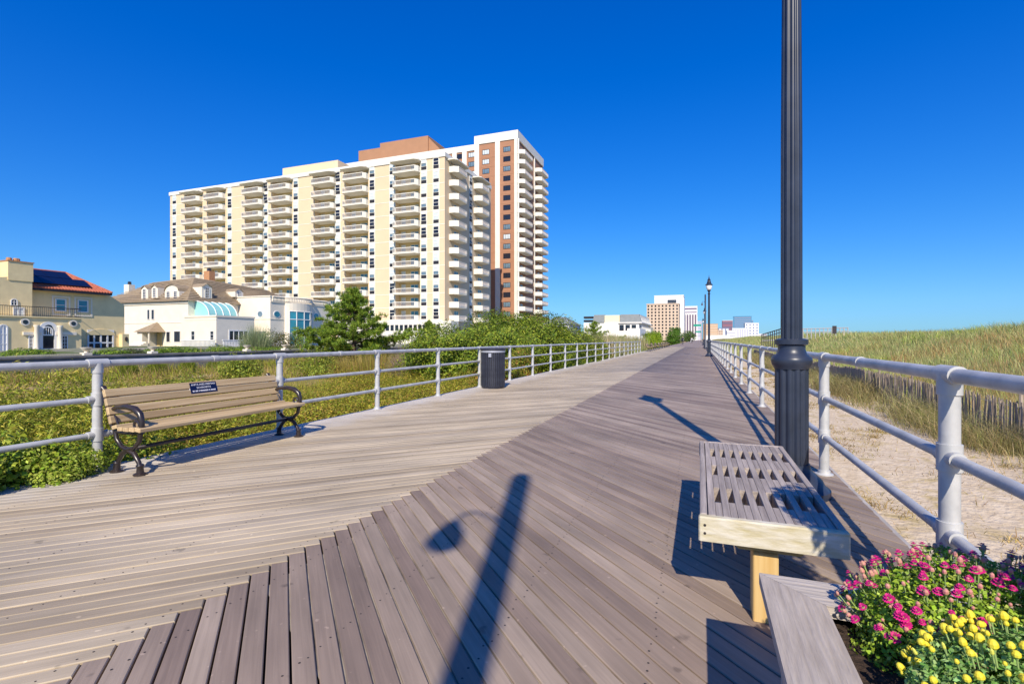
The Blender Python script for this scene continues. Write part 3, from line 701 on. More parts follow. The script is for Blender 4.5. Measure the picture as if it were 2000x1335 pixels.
# ================================================================== BUILDINGS
def rX(px0, px1, py0, py1, X):
    a = onX(px0, py1, X); b = onX(px1, py1, X); m0 = onX((px0 + px1) / 2, py1, X); m1 = onX((px0 + px1) / 2, py0, X)
    return a.y, b.y, m0.z, m1.z
def rY(px0, px1, py0, py1, Y):
    a = onY(px0, py1, Y); b = onY(px1, py1, Y); m0 = onY((px0 + px1) / 2, py1, Y); m1 = onY((px0 + px1) / 2, py0, Y)
    return a.x, b.x, m0.z, m1.z
# window meshes are local: x along the wall, -y outward, z up from the sill
def win_mesh(w, h, nx=1, ny=2, fr=.08, bar=.04, glass='glass_dark', frame='trim_white', arch=False, depth=.07):
    mb = MB(); n = 14
    if arch:
        hr = h - w / 2
        outl = [(-w / 2, 0), (w / 2, 0)] + [(w / 2 * math.cos(math.pi * i / n), hr + w / 2 * math.sin(math.pi * i / n)) for i in range(n + 1)]
    else: outl = [(-w / 2, 0), (w / 2, 0), (w / 2, h), (-w / 2, h)]
    mb.use(1).extr([(x, -.012, z) for x, z in outl], (0, .012, 0))
    cz = sum(z for x, z in outl) / len(outl)
    k = len(outl); inn = []
    for x, z in outl: inn.append((x * (1 - 2 * fr / w), fr + z * (1 - 2 * fr / h)))
    mb.use(0)
    for i in range(k):
        j = (i + 1) % k; a, b2, c, d2 = outl[i], outl[j], inn[j], inn[i]
        mb.add([(a[0], -depth, a[1]), (b2[0], -depth, b2[1]), (c[0], -depth, c[1]), (d2[0], -depth, d2[1]), (a[0], 0, a[1]), (b2[0], 0, b2[1]), (c[0], 0, c[1]), (d2[0], 0, d2[1])], [(0, 1, 2, 3), (1, 0, 4, 5), (3, 2, 6, 7)])
    for i in range(1, nx): x = -w / 2 + w * i / nx; mb.box(x - bar / 2, x + bar / 2, -depth + .012, -.012, fr, h - fr if not arch else h - fr - .02)
    for i in range(1, ny): z = h * i / ny; mb.box(-w / 2 + fr, w / 2 - fr, -depth + .017, -.012, z - bar / 2, z + bar / 2)
    return mb.mesh('window', [frame, glass])
ROT_E = math.radians(90)     # facing +X
def win_on_X(parent, px0, px1, py0, py1, X, off=.0, **k):
    y0, y1, z0, z1 = rX(px0, px1, py0, py1, X); b = parent.location
    return obj('window', win_mesh(y1 - y0, z1 - z0, **k), parent, (X + off - b.x, (y0 + y1) / 2 - b.y, z0 - b.z), ROT_E)
def win_on_Y(parent, px0, px1, py0, py1, Y, off=.0, **k):
    x0, x1, z0, z1 = rY(px0, px1, py0, py1, Y); b = parent.location
    return obj('window', win_mesh(x1 - x0, z1 - z0, **k), parent, ((x0 + x1) / 2 - b.x, Y - off - b.y, z0 - b.z), 0)

# ------------------------------------------------------------------ yellow stucco house
HX = -60.0; G0 = .2
t = thing('yellow_house', 'yellow stucco house with red tile roof and solar panels', 'house', (HX - 4, 28, G0))
yE = onX(243, 600, HX).y; yW = 15.0
mb = MB(); mb.extr([(HX, yW, G0), (HX, yE, G0), (HX, yE, 4.95), (HX, onX(212, 577, HX).y, 6.05), (HX, yW, 6.05)], (-6.4, 0, 0)); part('wall', mb, 'stucco_yellow', t)
# chimney bay
cb0, cb1 = onX(-30, 600, HX + .9).y, onX(63, 600, HX + .9).y; c0, c1 = onX(15, 600, HX + .9).y, onX(63, 600, HX + .9).y
zc0, zc1 = onX(40, 541, HX + .9).z, onX(40, 512, HX + .9).z
mb = MB(); mb.extr([(HX + .9, cb0, G0), (HX + .9, cb1, G0), (HX + .9, cb1, zc0), (HX + .9, c0 + .4, zc0), (HX + .9, c0 - 1.7, 6.6), (HX + .9, cb0, 5.6)], (-.897, 0, 0)); part('gable_wall', mb, 'stucco_yellow', t)
mb = MB(); mb.box(HX - 1.0, HX + .96, c0, c1 + .05, zc0 - .35, zc1); ch = part('chimney', mb, 'stucco_yellow', t)
mb = MB(); mb.box(HX - 1.06, HX + 1.02, c0 - .06, c1 + .11, zc1, zc1 + .09)
for yy in (c0 + .5, c0 + 1.1, c1 - .8): mb.lathe([(.22, 0), (.2, .3), (.14, .34)], 10, c=(HX, yy, zc1 + .09))
part('chimney_pots', mb, 'brick_orange', ch)
# tile roof: hip with rows of barrel tiles
ex, ez = HX + .7, 6.12; rx_, rz_ = HX - 2.7, 8.15; re = onX(128, 534, rx_).y; ee = onX(219, 572, ex).y; bx_ = rx_ - 3.4
mb = MB()
mb.add([(ex, yW, ez), (ex, ee, ez), (rx_, re, rz_), (rx_, yW, rz_)], [(0, 1, 2, 3)]); mb.add([(ex, ee, ez), (bx_, ee, ez), (rx_, re, rz_)], [(0, 1, 2)])
mb.add([(bx_, ee, ez), (bx_, yW, ez), (rx_, yW, rz_), (rx_, re, rz_)], [(0, 1, 2, 3)]); rf = part('roof', mb, 'roof_tile', t)
tl = MB(); y = yW + .1
while y < ee:
    f = 1.0 if y < re else max(0.0, (ee - y) / (ee - re))
    if f > .04: tl.tube([(ex + .03, y, ez + .03), (ex + (rx_ - ex) * f, y, ez + (rz_ - ez) * f + .03)], .085, 6, caps=True)
    y += .27
x = ex
while x > bx_:
    s = (ex - x) / (ex - rx_) if x > rx_ else (x - bx_) / (rx_ - bx_)
    if s > .04: tl.tube([(x, ee + .03, ez + .03), (x, ee + (re - ee) * s, ez + (rz_ - ez) * s + .03)], .085, 6)
    x -= .27
part('tile_rows', tl, 'roof_tile', rf)
rd = MB(); rd.tube([(rx_, yW, rz_ + .06), (rx_, re, rz_ + .06)], .13, 8); rd.tube([(rx_, re, rz_ + .06), (ex, ee, ez + .08)], .12, 8); part('ridge_tiles', rd, 'roof_tile', rf)
gu = MB(); gu.box(ex - .18, ex + .02, yW, ee, ez - .22, ez - .01); part('gutter', gu, 'ac_dark', t)
def roof_pt(y, s): return (ex + (rx_ - ex) * s + .11, y, ez + (rz_ - ez) * s + .17)
def solar(ya, yb, yb2, parent):
    n = max(1, round((yb - ya) / 1.05))
    for i in range(n):
        for r_, (s0, s1) in enumerate(((.18, .54), (.56, .92))):
            a = ya + (yb - ya) * i / n + .02; b2 = ya + (yb - ya) * (i + 1) / n - .02
            if b2 > yb2 - (yb2 - re) * s1 * 1.0 + .0: continue
            s = MB(); p = [roof_pt(a, s0), roof_pt(b2, s0), roof_pt(b2, s1), roof_pt(a, s1)]; s.extr(p, (.02, 0, .035)); part('solar_panel', s, 'solar', parent)
solar(c1 + .15, re + .8, ee + .2, t); solar(yW + .5, c0 - .5, ee, t)
# terrace storey with balcony
TX = HX + 2.4; ty1 = onX(159, 640, TX).y; tz = onX(100, 621, TX).z
mb = MB(); mb.box(HX + .003, TX, 12.0, ty1, G0, tz); part('terrace_block', mb, 'stucco_yellow', t)
mb = MB(); mb.box(HX + .003, TX + .12, 12.0, ty1 + .1, tz + .002, tz + .12); part('terrace_coping', mb, 'stucco_yellow', t)
rl = MB()
rl.tube([(TX, 12.0, tz + 1.0), (TX, ty1, tz + 1.0), (HX + .05, ty1, tz + 1.0)], .03, 5); rl.tube([(TX, 12.0, tz + .2), (TX, ty1, tz + .2), (HX + .05, ty1, tz + .2)], .02, 5)
y = 18.0
while y < ty1: rl.tube([(TX, y, tz + .12), (TX, y, tz + 1.0)], .014, 4); y += .16
part('balcony_railing', rl, 'iron_black', t)
for a, b2, c, d2 in ((107, 129, 583, 608), (151, 172, 585.5, 610)):
    win_on_X(t, a, b2, c, d2, HX, ny=2, fr=.10, glass='glass_teal')
    y0, y1, z0, z1 = rX(a - 6, b2 + 8, c - 5, d2 + 8, HX); mb = MB()
    for q in ((y0, y0 + .14, z0, z1), (y1 - .14, y1, z0, z1), (y0 + .141, y1 - .141, z1 - .14, z1), (y0 + .141, y1 - .141, z0, z0 + .14)): mb.box(HX, HX + .05, q[0], q[1], q[2], q[3])
    part('window_surround', mb, 'stucco_white', t)
win_on_X(t, 20, 34, 583, 597, HX + .9, arch=True, nx=2, ny=2, fr=.07)
win_on_X(t, 25, 47, 600, 620, HX + .9, nx=2, ny=1, glass='blind', off=.003)
win_on_X(t, -3, 15, 633, 690, TX, arch=True, nx=2, ny=3, glass='trim_white')
win_on_X(t, 55, 65, 655, 683, TX, nx=2, ny=4); win_on_X(t, 120, 132, 655, 683, TX, nx=2, ny=4)
a = win_on_X(t, 76, 112, 628, 686, TX, arch=True, nx=1, ny=1, fr=.28, glass='glass_dark'); a.name = 'arched_window'
fan = win_on_X(t, 80, 103, 637, 655, TX, arch=True, nx=5, ny=1, fr=.10, off=.03)
for a, b2 in ((44, 80), (108, 148)):
    y0, y1, z0, z1 = rX(a, b2, 648, 654, TX); mb = MB(); mb.box(TX, TX + .14, y0, y1, z0, z1); part('lintel', mb, 'stucco_white', t)
for a in (71.5, 117.5):
    p = onX(a, 690, TX + .2); mb = MB(); mb.lathe([(.22, G0), (.20, G0 + .1), (.17, 2.3), (.24, 2.4), (.24, 2.52)], 14, c=(p.x, p.y, 0)); part('column', mb, 'stucco_white', t, smooth=True, angle=40)
for a, c in ((48.6, 628.5), (142.5, 631.5)):
    p = onX(a, c, TX); mb = MB(); mb.tube([(TX - .02, p.y, p.z), (TX + .08, p.y, p.z)], .34, 20); mb.use(1).tube([(TX + .07, p.y, p.z), (TX + .10, p.y, p.z)], .2, 20); part('roundel', mb, ['stucco_white', 'glass_dark'], t)
w = win_on_X(t, 170, 222, 644, 694, HX, arch=False, nx=4, ny=2, fr=.16, bar=.16, glass='glass_dark')
y0, y1, z0, z1 = rX(168, 224, 640, 655, HX); mb = MB(); ym = (y0 + y1) / 2; hw = (y1 - y0) / 2
arcp = [(HX + .09, ym - hw * math.cos(math.pi * i / 12), z0 + .05 + .62 * math.sin(math.pi * i / 12)) for i in range(13)]
mb.extr(arcp, (-.088, 0, 0)); part('arched_head', mb, 'stucco_yellow', t)
y0, y1, z0, z1 = rX(232, 245, 652, 690, HX); mb = MB(); mb.box(HX + .003, HX + .6, y0, y1, G0, z1); pr = part('pier', mb, 'stucco_yellow', t)
mb = MB(); mb.lathe([(.05, 0), (.14, .1), (.14, .4), (.04, .5)], 8, c=(HX + .72, (y0 + y1) / 2, z1 - .8)); part('wall_lantern', mb, 'iron_black', pr)

# ------------------------------------------------------------------ white house with shingle roof
t = thing('white_house', 'cream white house with brown shingle roof, dormers and glass sunroom', 'house', (-66, 50, G0))
SX, SY = -62.0, 46.1; EZ = 6.2
mb = MB(); mb.box(-76, SX, SY, 62, G0, EZ); part('wall', mb, 'stucco_white', t)
mb = MB(); mb.box(-76, SX + .12, SY - .12, SY - .002, EZ - .35, EZ - .02); part('cornice', mb, 'stucco_white', t)
mb = MB(); mb.box(-76, SX + .05, SY - .05, SY - .002, 3.35, 3.45); part('string_course', mb, 'stucco_white', t)
pk = Vector((-66, 50, 9.8)); pw = Vector((-74.5, 50, 9.45)); pn = Vector((-66, 62.5, 9.2))
o_ = .45; mb = MB()
A, B, C_, D = (SX + o_, SY - o_, EZ), (-84, SY - o_, EZ), (SX + o_, 66, EZ), (-84, 53, EZ)
mb.add([B, A, tuple(pk), tuple(pw), (-80.5, 50, 8.0)], [(0, 1, 2, 3, 4)]); mb.add([A, C_, tuple(pn), tuple(pk)], [(0, 1, 2, 3)])
mb.add([(-84, 66, EZ), B, (-80.5, 50, 8.0), tuple(pw)], [(0, 1, 2, 3)]); mb.add([C_, (-84, 66, EZ), tuple(pw), tuple(pk), tuple(pn)], [(0, 1, 2, 3, 4)])
mb.add([A, B, (-84, 66, EZ), C_], [(0, 1, 2, 3)])
rf = part('roof', mb, 'shingle', t)
sh = MB()                                   # shingle courses as thin steps on the two slopes in view
for k in range(1, 15):
    s = k / 15
    a = Vector(A).lerp(pk, s); b2 = Vector((-80.5, SY - o_, EZ)).lerp(pw, s); sh.extr([a + Vector((0, -.02, .0)), b2 + Vector((0, -.02, .0)), b2 + Vector((0, .05, .07)), a + Vector((0, .05, .07))], (0, -.02, .02))
    c2 = Vector(C_).lerp(pn, s); sh.extr([a + Vector((.02, 0, 0)), c2 + Vector((.02, 0, 0)), c2 + Vector((-.05, 0, .07)), a + Vector((-.05, 0, .07))], (.02, 0, .02))
part('shingle_courses', sh, 'shingle', rf)
def dormer(x0, x1, yf, z0, z1, face, arch=False, nw=1):
    """face 'S' or 'E'; given in metres along the slope"""
    mb = MB(); zm = z1 - (x1 - x0) * .32; m_ = (x0 + x1) / 2
    if arch: prof = [(x0, z0), (x1, z0), (x1, zm)] + [(m_ + (x1 - m_) * math.cos(math.pi * i / 8), zm + (z1 - zm) * math.sin(math.pi * i / 8)) for i in range(1, 8)] + [(x0, zm)]
    else: prof = [(x0, z0), (x1, z0), (x1, zm), (m_, z1), (x0, zm)]
    dp = 3.2
    if face == 'S': mb.extr([(a, yf, b2) for a, b2 in prof], (0, dp, 0))
    else: mb.extr([(yf, a, b2) for a, b2 in prof], (-dp, 0, 0))
    d = part('dormer', mb, 'stucco_white', t)
    top = [p for p in prof if p[1] >= zm - .001]; top = sorted(top, key=lambda p: p[0]); mb = MB(); g = .07
    for i in range(len(top) - 1):
        a, b2 = top[i], top[i + 1]
        if face == 'S': mb.extr([(a[0], yf - .15, a[1] + .01), (b2[0], yf - .15, b2[1] + .01), (b2[0], yf - .15, b2[1] + g), (a[0], yf - .15, a[1] + g)], (0, dp, 0))
        else: mb.extr([(yf + .15, a[0], a[1] + .01), (yf + .15, b2[0], b2[1] + .01), (yf + .15, b2[0], b2[1] + g), (yf + .15, a[0], a[1] + g)], (-dp, 0, 0))
    part('dormer_roof', mb, 'shingle', d)
    for q in range(nw):
        c = x0 + (x1 - x0) * (q + .5) / nw; ww = min(.62, (x1 - x0) * .42)
        me = win_mesh(ww, (zm - z0) * .92, nx=2, ny=4, fr=.05, bar=.03, glass='glass_dark')
        base = Vector(t.location) + Vector(d.location)
        if face == 'S': obj('window', me, d, (c - base.x, yf - .002 - base.y, z0 + .1 - base.z), 0)
        else: obj('window', me, d, (yf + .002 - base.x, c - base.y, z0 + .1 - base.z), ROT_E)
for a, b2, c, d2, ar, nw in ((276, 289, 558, 587, False, 1), (296, 308, 556, 582, False, 1), (322, 350, 556, 585, True, 2)):
    x0, x1, z0, z1 = rY(a, b2, c, d2, 46.4); dormer(x0, x1, 46.4, z0, z1, 'S', ar, nw)
for a, b2, c, d2 in ((394, 414, 554, 584), (459, 475, 564, 580)):
    y0, y1, z0, z1 = rX(a, b2, c, d2, -62.2); dormer(y0, y1, -62.2, z0, z1, 'E')
for px, py0, py1, m_, T in ((253, 556, 572, 'stucco_white', 84), (409, 530, 545, 'brick_orange', 80)):
    p = atT(px, py1, T); z1 = atT(px, py0, T).z; mb = MB(); mb.box(p.x - .6, p.x + .6, p.y - .5, p.y + .5, p.z - 1.5, z1); c = part('chimney', mb, m_, t)
    mb = MB(); mb.lathe([(.28, z1), (.25, z1 + .5), (.1, z1 + .55)], 8, c=(p.x, p.y, 0)); part('chimney_pot', mb, 'iron_black', c)
for a, b2, c, d2 in ((288, 293, 604, 624), (296, 302, 604, 624), (298, 308, 649, 665), (325, 333, 647, 668), (340, 353, 646, 668)):
    win_on_Y(t, a, b2, c, d2, SY, nx=1, ny=1, fr=.06, glass='glass_dark')
# porch with hipped roof
p = onY(278, 688, SY - 2.0); px_ = p.x; mb = MB(); zt = onY(281, 629, SY).z; zb = onY(275, 648, SY - 2).z
mb.add([(px_ - 1.5, SY - 2.2, zb), (px_ + 1.5, SY - 2.2, zb), (px_ + 1.5, SY, zb), (px_ - 1.5, SY, zb), (px_, SY - .1, zt)], [(0, 1, 4), (1, 2, 4), (2, 3, 4), (3, 0, 4), (3, 2, 1, 0)])
pr = part('porch_roof', mb, 'shingle', t)
mb = MB(); mb.box(px_ - 1.15, px_ - .2, SY - 1.9, SY, G0, zb - .002); part('porch_wall', mb, 'stucco_white', t)
mb = MB(); mb.box(px_ + 1.0, px_ + 1.15, SY - 1.95, SY - 1.8, G0, zb - .002); part('porch_post', mb, 'stucco_white', t)
mb = MB(); mb.box(px_ - .1, px_ + .85, SY - .08, SY - .004, G0, 2.6); part('door', mb, 'tan_wall2', t)
for k in range(4): mb = MB(); mb.box(px_ - .9, px_ + 1.4, SY - 2.5 - .3 * k, SY - 2.2 - .3 * k, G0, G0 + .7 - .17 * k); part('step', mb, 'stucco_white', t)
# low wing
wz = 3.99; WE = -56.4
mb = MB(); mb.box(SX - .6, WE, 45.6, 51.3, G0, wz); wg = part('wing', mb, 'stucco_white', t)
mb = MB(); mb.box(SX + .003, WE + .08, 45.52, 51.38, wz + .002, wz + .22); part('wing_parapet', mb, 'stucco_white', t)
mb = MB()
for z in (wz - .35,): mb.box(SX + .01, WE + .03, 45.57, 45.598, z, z + .06)
part('wing_band', mb, 'stucco_white', t)
for a, b2, c, d2 in ((374, 381, 646, 672), (411, 418, 646, 667)): win_on_Y(t, a, b2, c, d2, 45.6, nx=1, ny=3, fr=.05)
win_on_X(t, 446, 485, 644, 668, WE, nx=4, ny=1, fr=.16, bar=.1, glass='glass_dark')
# sunroom: quarter-round glass vault
y0, y1 = onX(376, 620, SX).y + .3, onX(436, 620, SX).y
gl = MB(); fr = MB(); nseg = 8; prof = [(SX + 2.6 * math.sin(math.pi / 2 * i / nseg), wz + .22 + 2.0 * math.cos(math.pi / 2 * i / nseg)) for i in range(nseg + 1)]
for i in range(nseg): gl.add([(prof[i][0], y0, prof[i][1]), (prof[i][0], y1, prof[i][1]), (prof[i + 1][0], y1, prof[i + 1][1]), (prof[i + 1][0], y0, prof[i + 1][1])], [(0, 1, 2, 3)])
gl.add([(SX, y0, wz + .22)] + [(x, y0, z) for x, z in prof], [tuple(range(nseg + 2))]); sr = part('sunroom_glass', gl, 'sunroom', t)
for yy in np.linspace(y0, y1, 5): fr.tube([(x + .01, yy, z + .01) for x, z in prof], .06, 5)
part('sunroom_ribs', fr, 'trim_white', sr)
# garden balustrade in front of the wing
bl = MB(); by = 45.0
for xx in np.arange(-61.8, -56.0, .22): bl.box(xx, xx + .09, by, by + .09, G0, 1.05)
bl.box(-61.9, -55.9, by - .03, by + .12, 1.052, 1.15); part('balustrade', bl, 'trim_white', t)
bl = MB(); bx = -54.8
for yy in np.arange(45.2, 52, .22): bl.box(bx, bx + .09, yy, yy + .09, G0, 1.05)
bl.box(bx - .03, bx + .12, 45.1, 52.0, 1.052, 1.15); part('balustrade', bl, 'trim_white', t)

# ------------------------------------------------------------------ white villa with curved window bay
VX, VY, VZ = -56.1, 53.7, 7.3
t = thing('white_villa', 'flat roofed cream villa with rounded window bay and roof balustrade', 'house', (-60, 58, G0))
mb = MB(); mb.box(-64.5, VX, VY, 66, G0, VZ); part('wall', mb, 'stucco_white', t)
mb = MB(); mb.box(-64.6, VX + .06, VY - .06, VY - .002, 4.0, 4.1); mb.box(VX + .002, VX + .06, VY, 56, 4.0, 4.1); part('string_course', mb, 'stucco_white', t)
yb0, yb1 = onX(556, 640, VX).y, onX(607, 640, VX).y; ym = (yb0 + yb1) / 2; hw = (yb1 - yb0) / 2; n = 12
def bayp(r, k): return [(VX + r * math.sin(math.pi * i / k) * .42, ym - hw * (r / hw) * math.cos(math.pi * i / k)) for i in range(k + 1)]
mb = MB(); mb.prism(bayp(hw, n)[::-1], G0, 6.45); part('bay', mb, 'stucco_white', t)
zt_, zb_ = onX(580, 608, VX + 1).z, G0 + .2
pts = bayp(hw + .05, 6)
for i in range(1, 5):
    a, b2 = pts[i], pts[i + 1]
    for z0, z1 in ((zb_, 2.0), (2.06, 4.05), (4.11, zt_)):
        mb = MB(); mb.extr([(a[0], a[1], z0), (b2[0], b2[1], z0), (b2[0], b2[1], z1), (a[0], a[1], z1)], (.03, 0, 0)); part('pane', mb, 'glass_teal', t)
mb = MB()
for i in range(1, 6): mb.tube([(pts[i][0] + .03, pts[i][1], zb_), (pts[i][0] + .03, pts[i][1], zt_)], .07, 5)
for z in (2.03, 4.08, zt_): mb.tube([(q[0] + .05, q[1], z) for q in pts[1:6]], .06, 5)
part('window_frame', mb, 'trim_white', t)
mb = MB(); mb.box(-64.5, VX + .1, VY - .1, VY - .004, VZ - .12, VZ + .02); mb.box(VX + .004, VX + .1, VY, 66, 6.42, 6.55); part('cornice', mb, 'stucco_white', t)
bl = MB(); br = MB()
line = [(VX + .05, y) for y in np.arange(VY + .4, yb0, .24)] + [(VX + .0 + hw * math.sin(math.pi * i / 26) * .42, ym - hw * math.cos(math.pi * i / 26)) for i in range(27)] + [(VX + .05, y) for y in np.arange(yb1 + .1, 65, .24)]
for x, y in line: bl.lathe([(.05, 6.56), (.09, 6.75), (.05, 7.0), (.07, 7.13)], 6, c=(x, y, 0))
br.tube([(x, y, 7.2) for x, y in line[::3] + line[-1:]], .11, 4); part('balusters', bl, 'stucco_white', t); part('balustrade_rail', br, 'stucco_white', t)
for px, py in ((540.5, 613.5), (617, 617)):
    p = onX(px, py, VX); mb = MB(); k = 20
    mb.extr([(VX - .0, p.y + .62 * math.cos(2 * math.pi * i / k), p.z + .5 * math.sin(2 * math.pi * i / k)) for i in range(k)], (.06, 0, 0)); mb.use(1).extr([(VX + .05, p.y + .5 * math.cos(2 * math.pi * i / k), p.z + .4 * math.sin(2 * math.pi * i / k)) for i in range(k)], (.03, 0, 0)); part('oval_window', mb, ['trim_white', 'glass_teal'], t)
for px, py in ((462.5, 615), (508.5, 613)):
    p = onY(px, py, VY); mb = MB(); k = 20
    mb.extr([(p.x + .55 * math.cos(2 * math.pi * i / k), VY, p.z + .5 * math.sin(2 * math.pi * i / k)) for i in range(k)], (0, -.05, 0)); mb.use(1).extr([(p.x + .45 * math.cos(2 * math.pi * i / k), VY - .04, p.z + .4 * math.sin(2 * math.pi * i / k)) for i in range(k)], (0, -.03, 0)); part('oval_window', mb, ['trim_white', 'glass_sky'], t)

# ------------------------------------------------------------------ tan apartment slab with balconies
TX0, TX1, TY0, TY1, TZ, FH = -132.4, -50.0, 93.4, 118.0, 40.3, 2.88
t = thing('apartment_building', 'long tan apartment block with stacks of white balconies', 'building', (-91, 105, 0))
mb = MB(); mb.box(TX0 - .2, TX1 + .2, TY0 - .2, TY1 + .2, TZ - .898, TZ); part('roof_parapet', mb, 'con_white', t)
a, b2 = onY(552, 331, 100), onY(660, 310, 100); mb = MB(); mb.box(a.x, b2.x, 100, 110, TZ + .002, 45.0); ph = part('penthouse', mb, 'tan_wall', t)
mb = MB(); mb.box(b2.x + 3, b2.x + 6, 101, 105, TZ + .002, 43.2); part('roof_hatch', mb, 'tan_wall', t)
floors = [38.0 - FH * i - 1.1 for i in range(13)]
def wcol(px, w=1.35):
    x = onY(px, 500, TY0).x; mb = MB(); mb.box(x - w / 2 - .12, x + w / 2 + .12, TY0 - .06, TY0 - .003, 4, TZ - 1.2); part('window_strip', mb, 'con_white', t); return x
def apart_window(w, blindm):
    mb = MB(); h = 1.5; mb.use(1).box(-w / 2, w / 2, -.03, 0, .0, h); mb.use(0)
    for x0, x1, z0, z1 in ((-w / 2, -w / 2 + .07, 0, h), (w / 2 - .07, w / 2, 0, h), (-w / 2 + .07, w / 2 - .07, h - .07, h), (-w / 2 + .07, w / 2 - .07, h * .48, h * .53), (-w / 2 + .07, w / 2 - .07, 0, .06)): mb.box(x0, x1, -.09, -.031, z0, z1)
    mb.use(2).box(-w / 2 + .02, w / 2 - .02, -.05, 0, -.68, -.05)
    if blindm: mb.use(3).box(-w / 2 + .08, w / 2 - .08, -.045, -.031, h * .5 if blindm == 1 else .1, h - .08)
    return mb.mesh('window', ['con_white', 'glass_sky' if blindm else 'glass_dark', 'ac_dark', 'blind'])
aw = [apart_window(1.3, 0), apart_window(1.3, 1), apart_window(1.3, 2), apart_window(1.3, 1)]
for px in (341, 449, 519, 578, 660, 727, 766.5, 828, 852):
    x = wcol(px)
    for z in floors: obj('window', R.choice(aw), t, (x + 91, TY0 - .06 - 105, z + .95), 0)
def balcony_meshes(w, d, inner=None):
    c = d * .62; out = [(-w / 2, 0), (-w / 2, -d * .55), (-w / 2 + c * .5, -d), (w / 2 - c * .5, -d), (w / 2, -d * .55), (w / 2, 0)]
    s = MB(); s.prism(out, -.20, 0)
    if inner: s.box(-inner, inner, .0005, 1.512, -.19, -.002)
    s = s.mesh('balcony', 'con_white')
    r = MB()
    for i in (0, 1, 3, 4):
        a, b2 = Vector(out[i] + (0,)), Vector(out[i + 1] + (0,)); dv = (b2 - a).normalized(); nn = Vector((dv.y, -dv.x, 0)) * .07
        r.extr([a + Vector((0, 0, .001)), b2 + Vector((0, 0, .001)), b2 + Vector((0, 0, 1.05)), a + Vector((0, 0, 1.05))], -nn)
    x0, x1 = out[2][0], out[3][0]; r.box(x0, x1, -d, -d + .08, .95, 1.07); r.box(x0, x1, -d, -d + .08, .06, .20)
    k = int((x1 - x0) / .26); r.use(1)
    for i in range(1, k): xx = x0 + (x1 - x0) * i / k; r.box(xx - .03, xx + .03, -d + .01, -d + .07, .20, .95)
    return s, r.mesh('railing', ['con_white', 'picket_rail'])
def door_mesh(w, h=2.1):
    mb = MB(); mb.use(1).box(-w / 2, w / 2, -.02, 0, 0, h); mb.use(0)
    for x in (-w / 2, -.03, w / 2 - .06): mb.box(x, x + .06, -.07, -.021, 0, h)
    mb.box(-w / 2 + .06, -.03, -.06, -.021, h - .06, h); mb.box(.03, w / 2 - .06, -.06, -.021, h - .06, h)
    return mb.mesh('balcony_door', ['con_white', 'door_blue'])
dm = door_mesh(1.9); dw = apart_window(1.1, 1); REC = 1.5
stacks = []
for a, b2 in ((356, 392), (398, 438), (474, 513), (527, 566), (609, 653), (672, 714), (770, 815)):
    x0, x1 = onY(a, 500, TY0 - .7).x, onY(b2, 500, TY0 - .7).x; stacks.append(((x0 + x1) / 2, x1 - x0))
bw_ = sum(s[1] for s in stacks) / len(stacks); bs, brl = balcony_meshes(bw_, 1.6, bw_ / 2 - .105)
x_ = TX0; mb = MB()
for xc, w in stacks:
    mb.box(x_, xc - bw_ / 2 + .1, TY0, TY0 + REC + .3, 0, TZ - .9); x_ = xc + bw_ / 2 - .1
mb.box(x_, TX1, TY0, TY0 + REC + .3, 0, TZ - .9); mb.box(TX0, TX1, TY0 + REC + .3, TY1, 0, TZ - .9); part('wall', mb, 'tan_wall', t)
SEGS = []; x_ = TX0
for xc, w in stacks: SEGS.append((x_, xc - bw_ / 2 + .1)); x_ = xc + bw_ / 2 - .1
SEGS.append((x_, TX1 + .04))
for a_, b_ in SEGS:
    mb = MB(); mb.box(a_ + 91, b_ + 91, TY0 - .04 - 105, TY0 - .002 - 105, -.10, .02); me_ = mb.mesh('string_course', 'con_white')
    for z in floors[:-1]: obj('string_course', me_, t, (0, 0, z), 0)
cm = MB(); cm.prism([(-bw_ / 2 - .3, 0), (-bw_ / 2 - .3, -1.5), (-bw_ / 2 + .4, -2.1), (bw_ / 2 - .4, -2.1), (bw_ / 2 + .3, -1.5), (bw_ / 2 + .3, 0)], 0, .22); cm = cm.mesh('canopy', 'con_white')
for xc, w in stacks:
    mb = MB(); mb.box(xc - bw_ / 2 + .1, xc + bw_ / 2 - .1, TY0 + REC, TY0 + REC + .3, 0, TZ - .9); part('balcony_bay_wall', mb, 'tan_wall2', t)  # recess wall in darker ochre, the balcony shade put into its colour
    for z in floors[:-1]:
        b_ = obj('balcony', bs, t, (xc + 91, TY0 - 105 - .013, z), 0); obj('railing', brl, b_)
        obj('balcony_door', dm, t, (xc + 91 + bw_ * .14, TY0 + REC - 105 - .003, z + .01), 0); obj('window', dw, t, (xc + 91 - bw_ * .30, TY0 + REC - 105 - .003, z + .75), 0)
    obj('canopy', cm, t, (xc + 91, TY0 - 105 - .013, TZ - 1.25), 0)
eb, erl = balcony_meshes(5.2, 2.0)
for a, b2 in ((877, 914), (924, 958)):
    yc = (onX(a, 450, TX1 + 1).y + onX(b2, 450, TX1 + 1).y) / 2
    for z in floors[:-1]:
        b_ = obj('balcony', eb, t, (TX1 + 91 + .003, yc - 105, z), ROT_E); obj('railing', erl, b_); obj('balcony_door', dm, t, (TX1 + 91 + .003, yc - 105 + .6, z + .01), ROT_E)
    obj('canopy', cm, t, (TX1 + 91 + .003, yc - 105, TZ - 1.25), ROT_E)
yc = onX(919, 450, TX1).y
mb = MB(); mb.box(TX1 + .003, TX1 + .05, yc - .8, yc + .8, 4, TZ - 1.2); part('window_strip', mb, 'con_white', t)
for z in floors: obj('window', R.choice(aw), t, (TX1 + 91 + .05, yc - 105, z + .95), ROT_E)
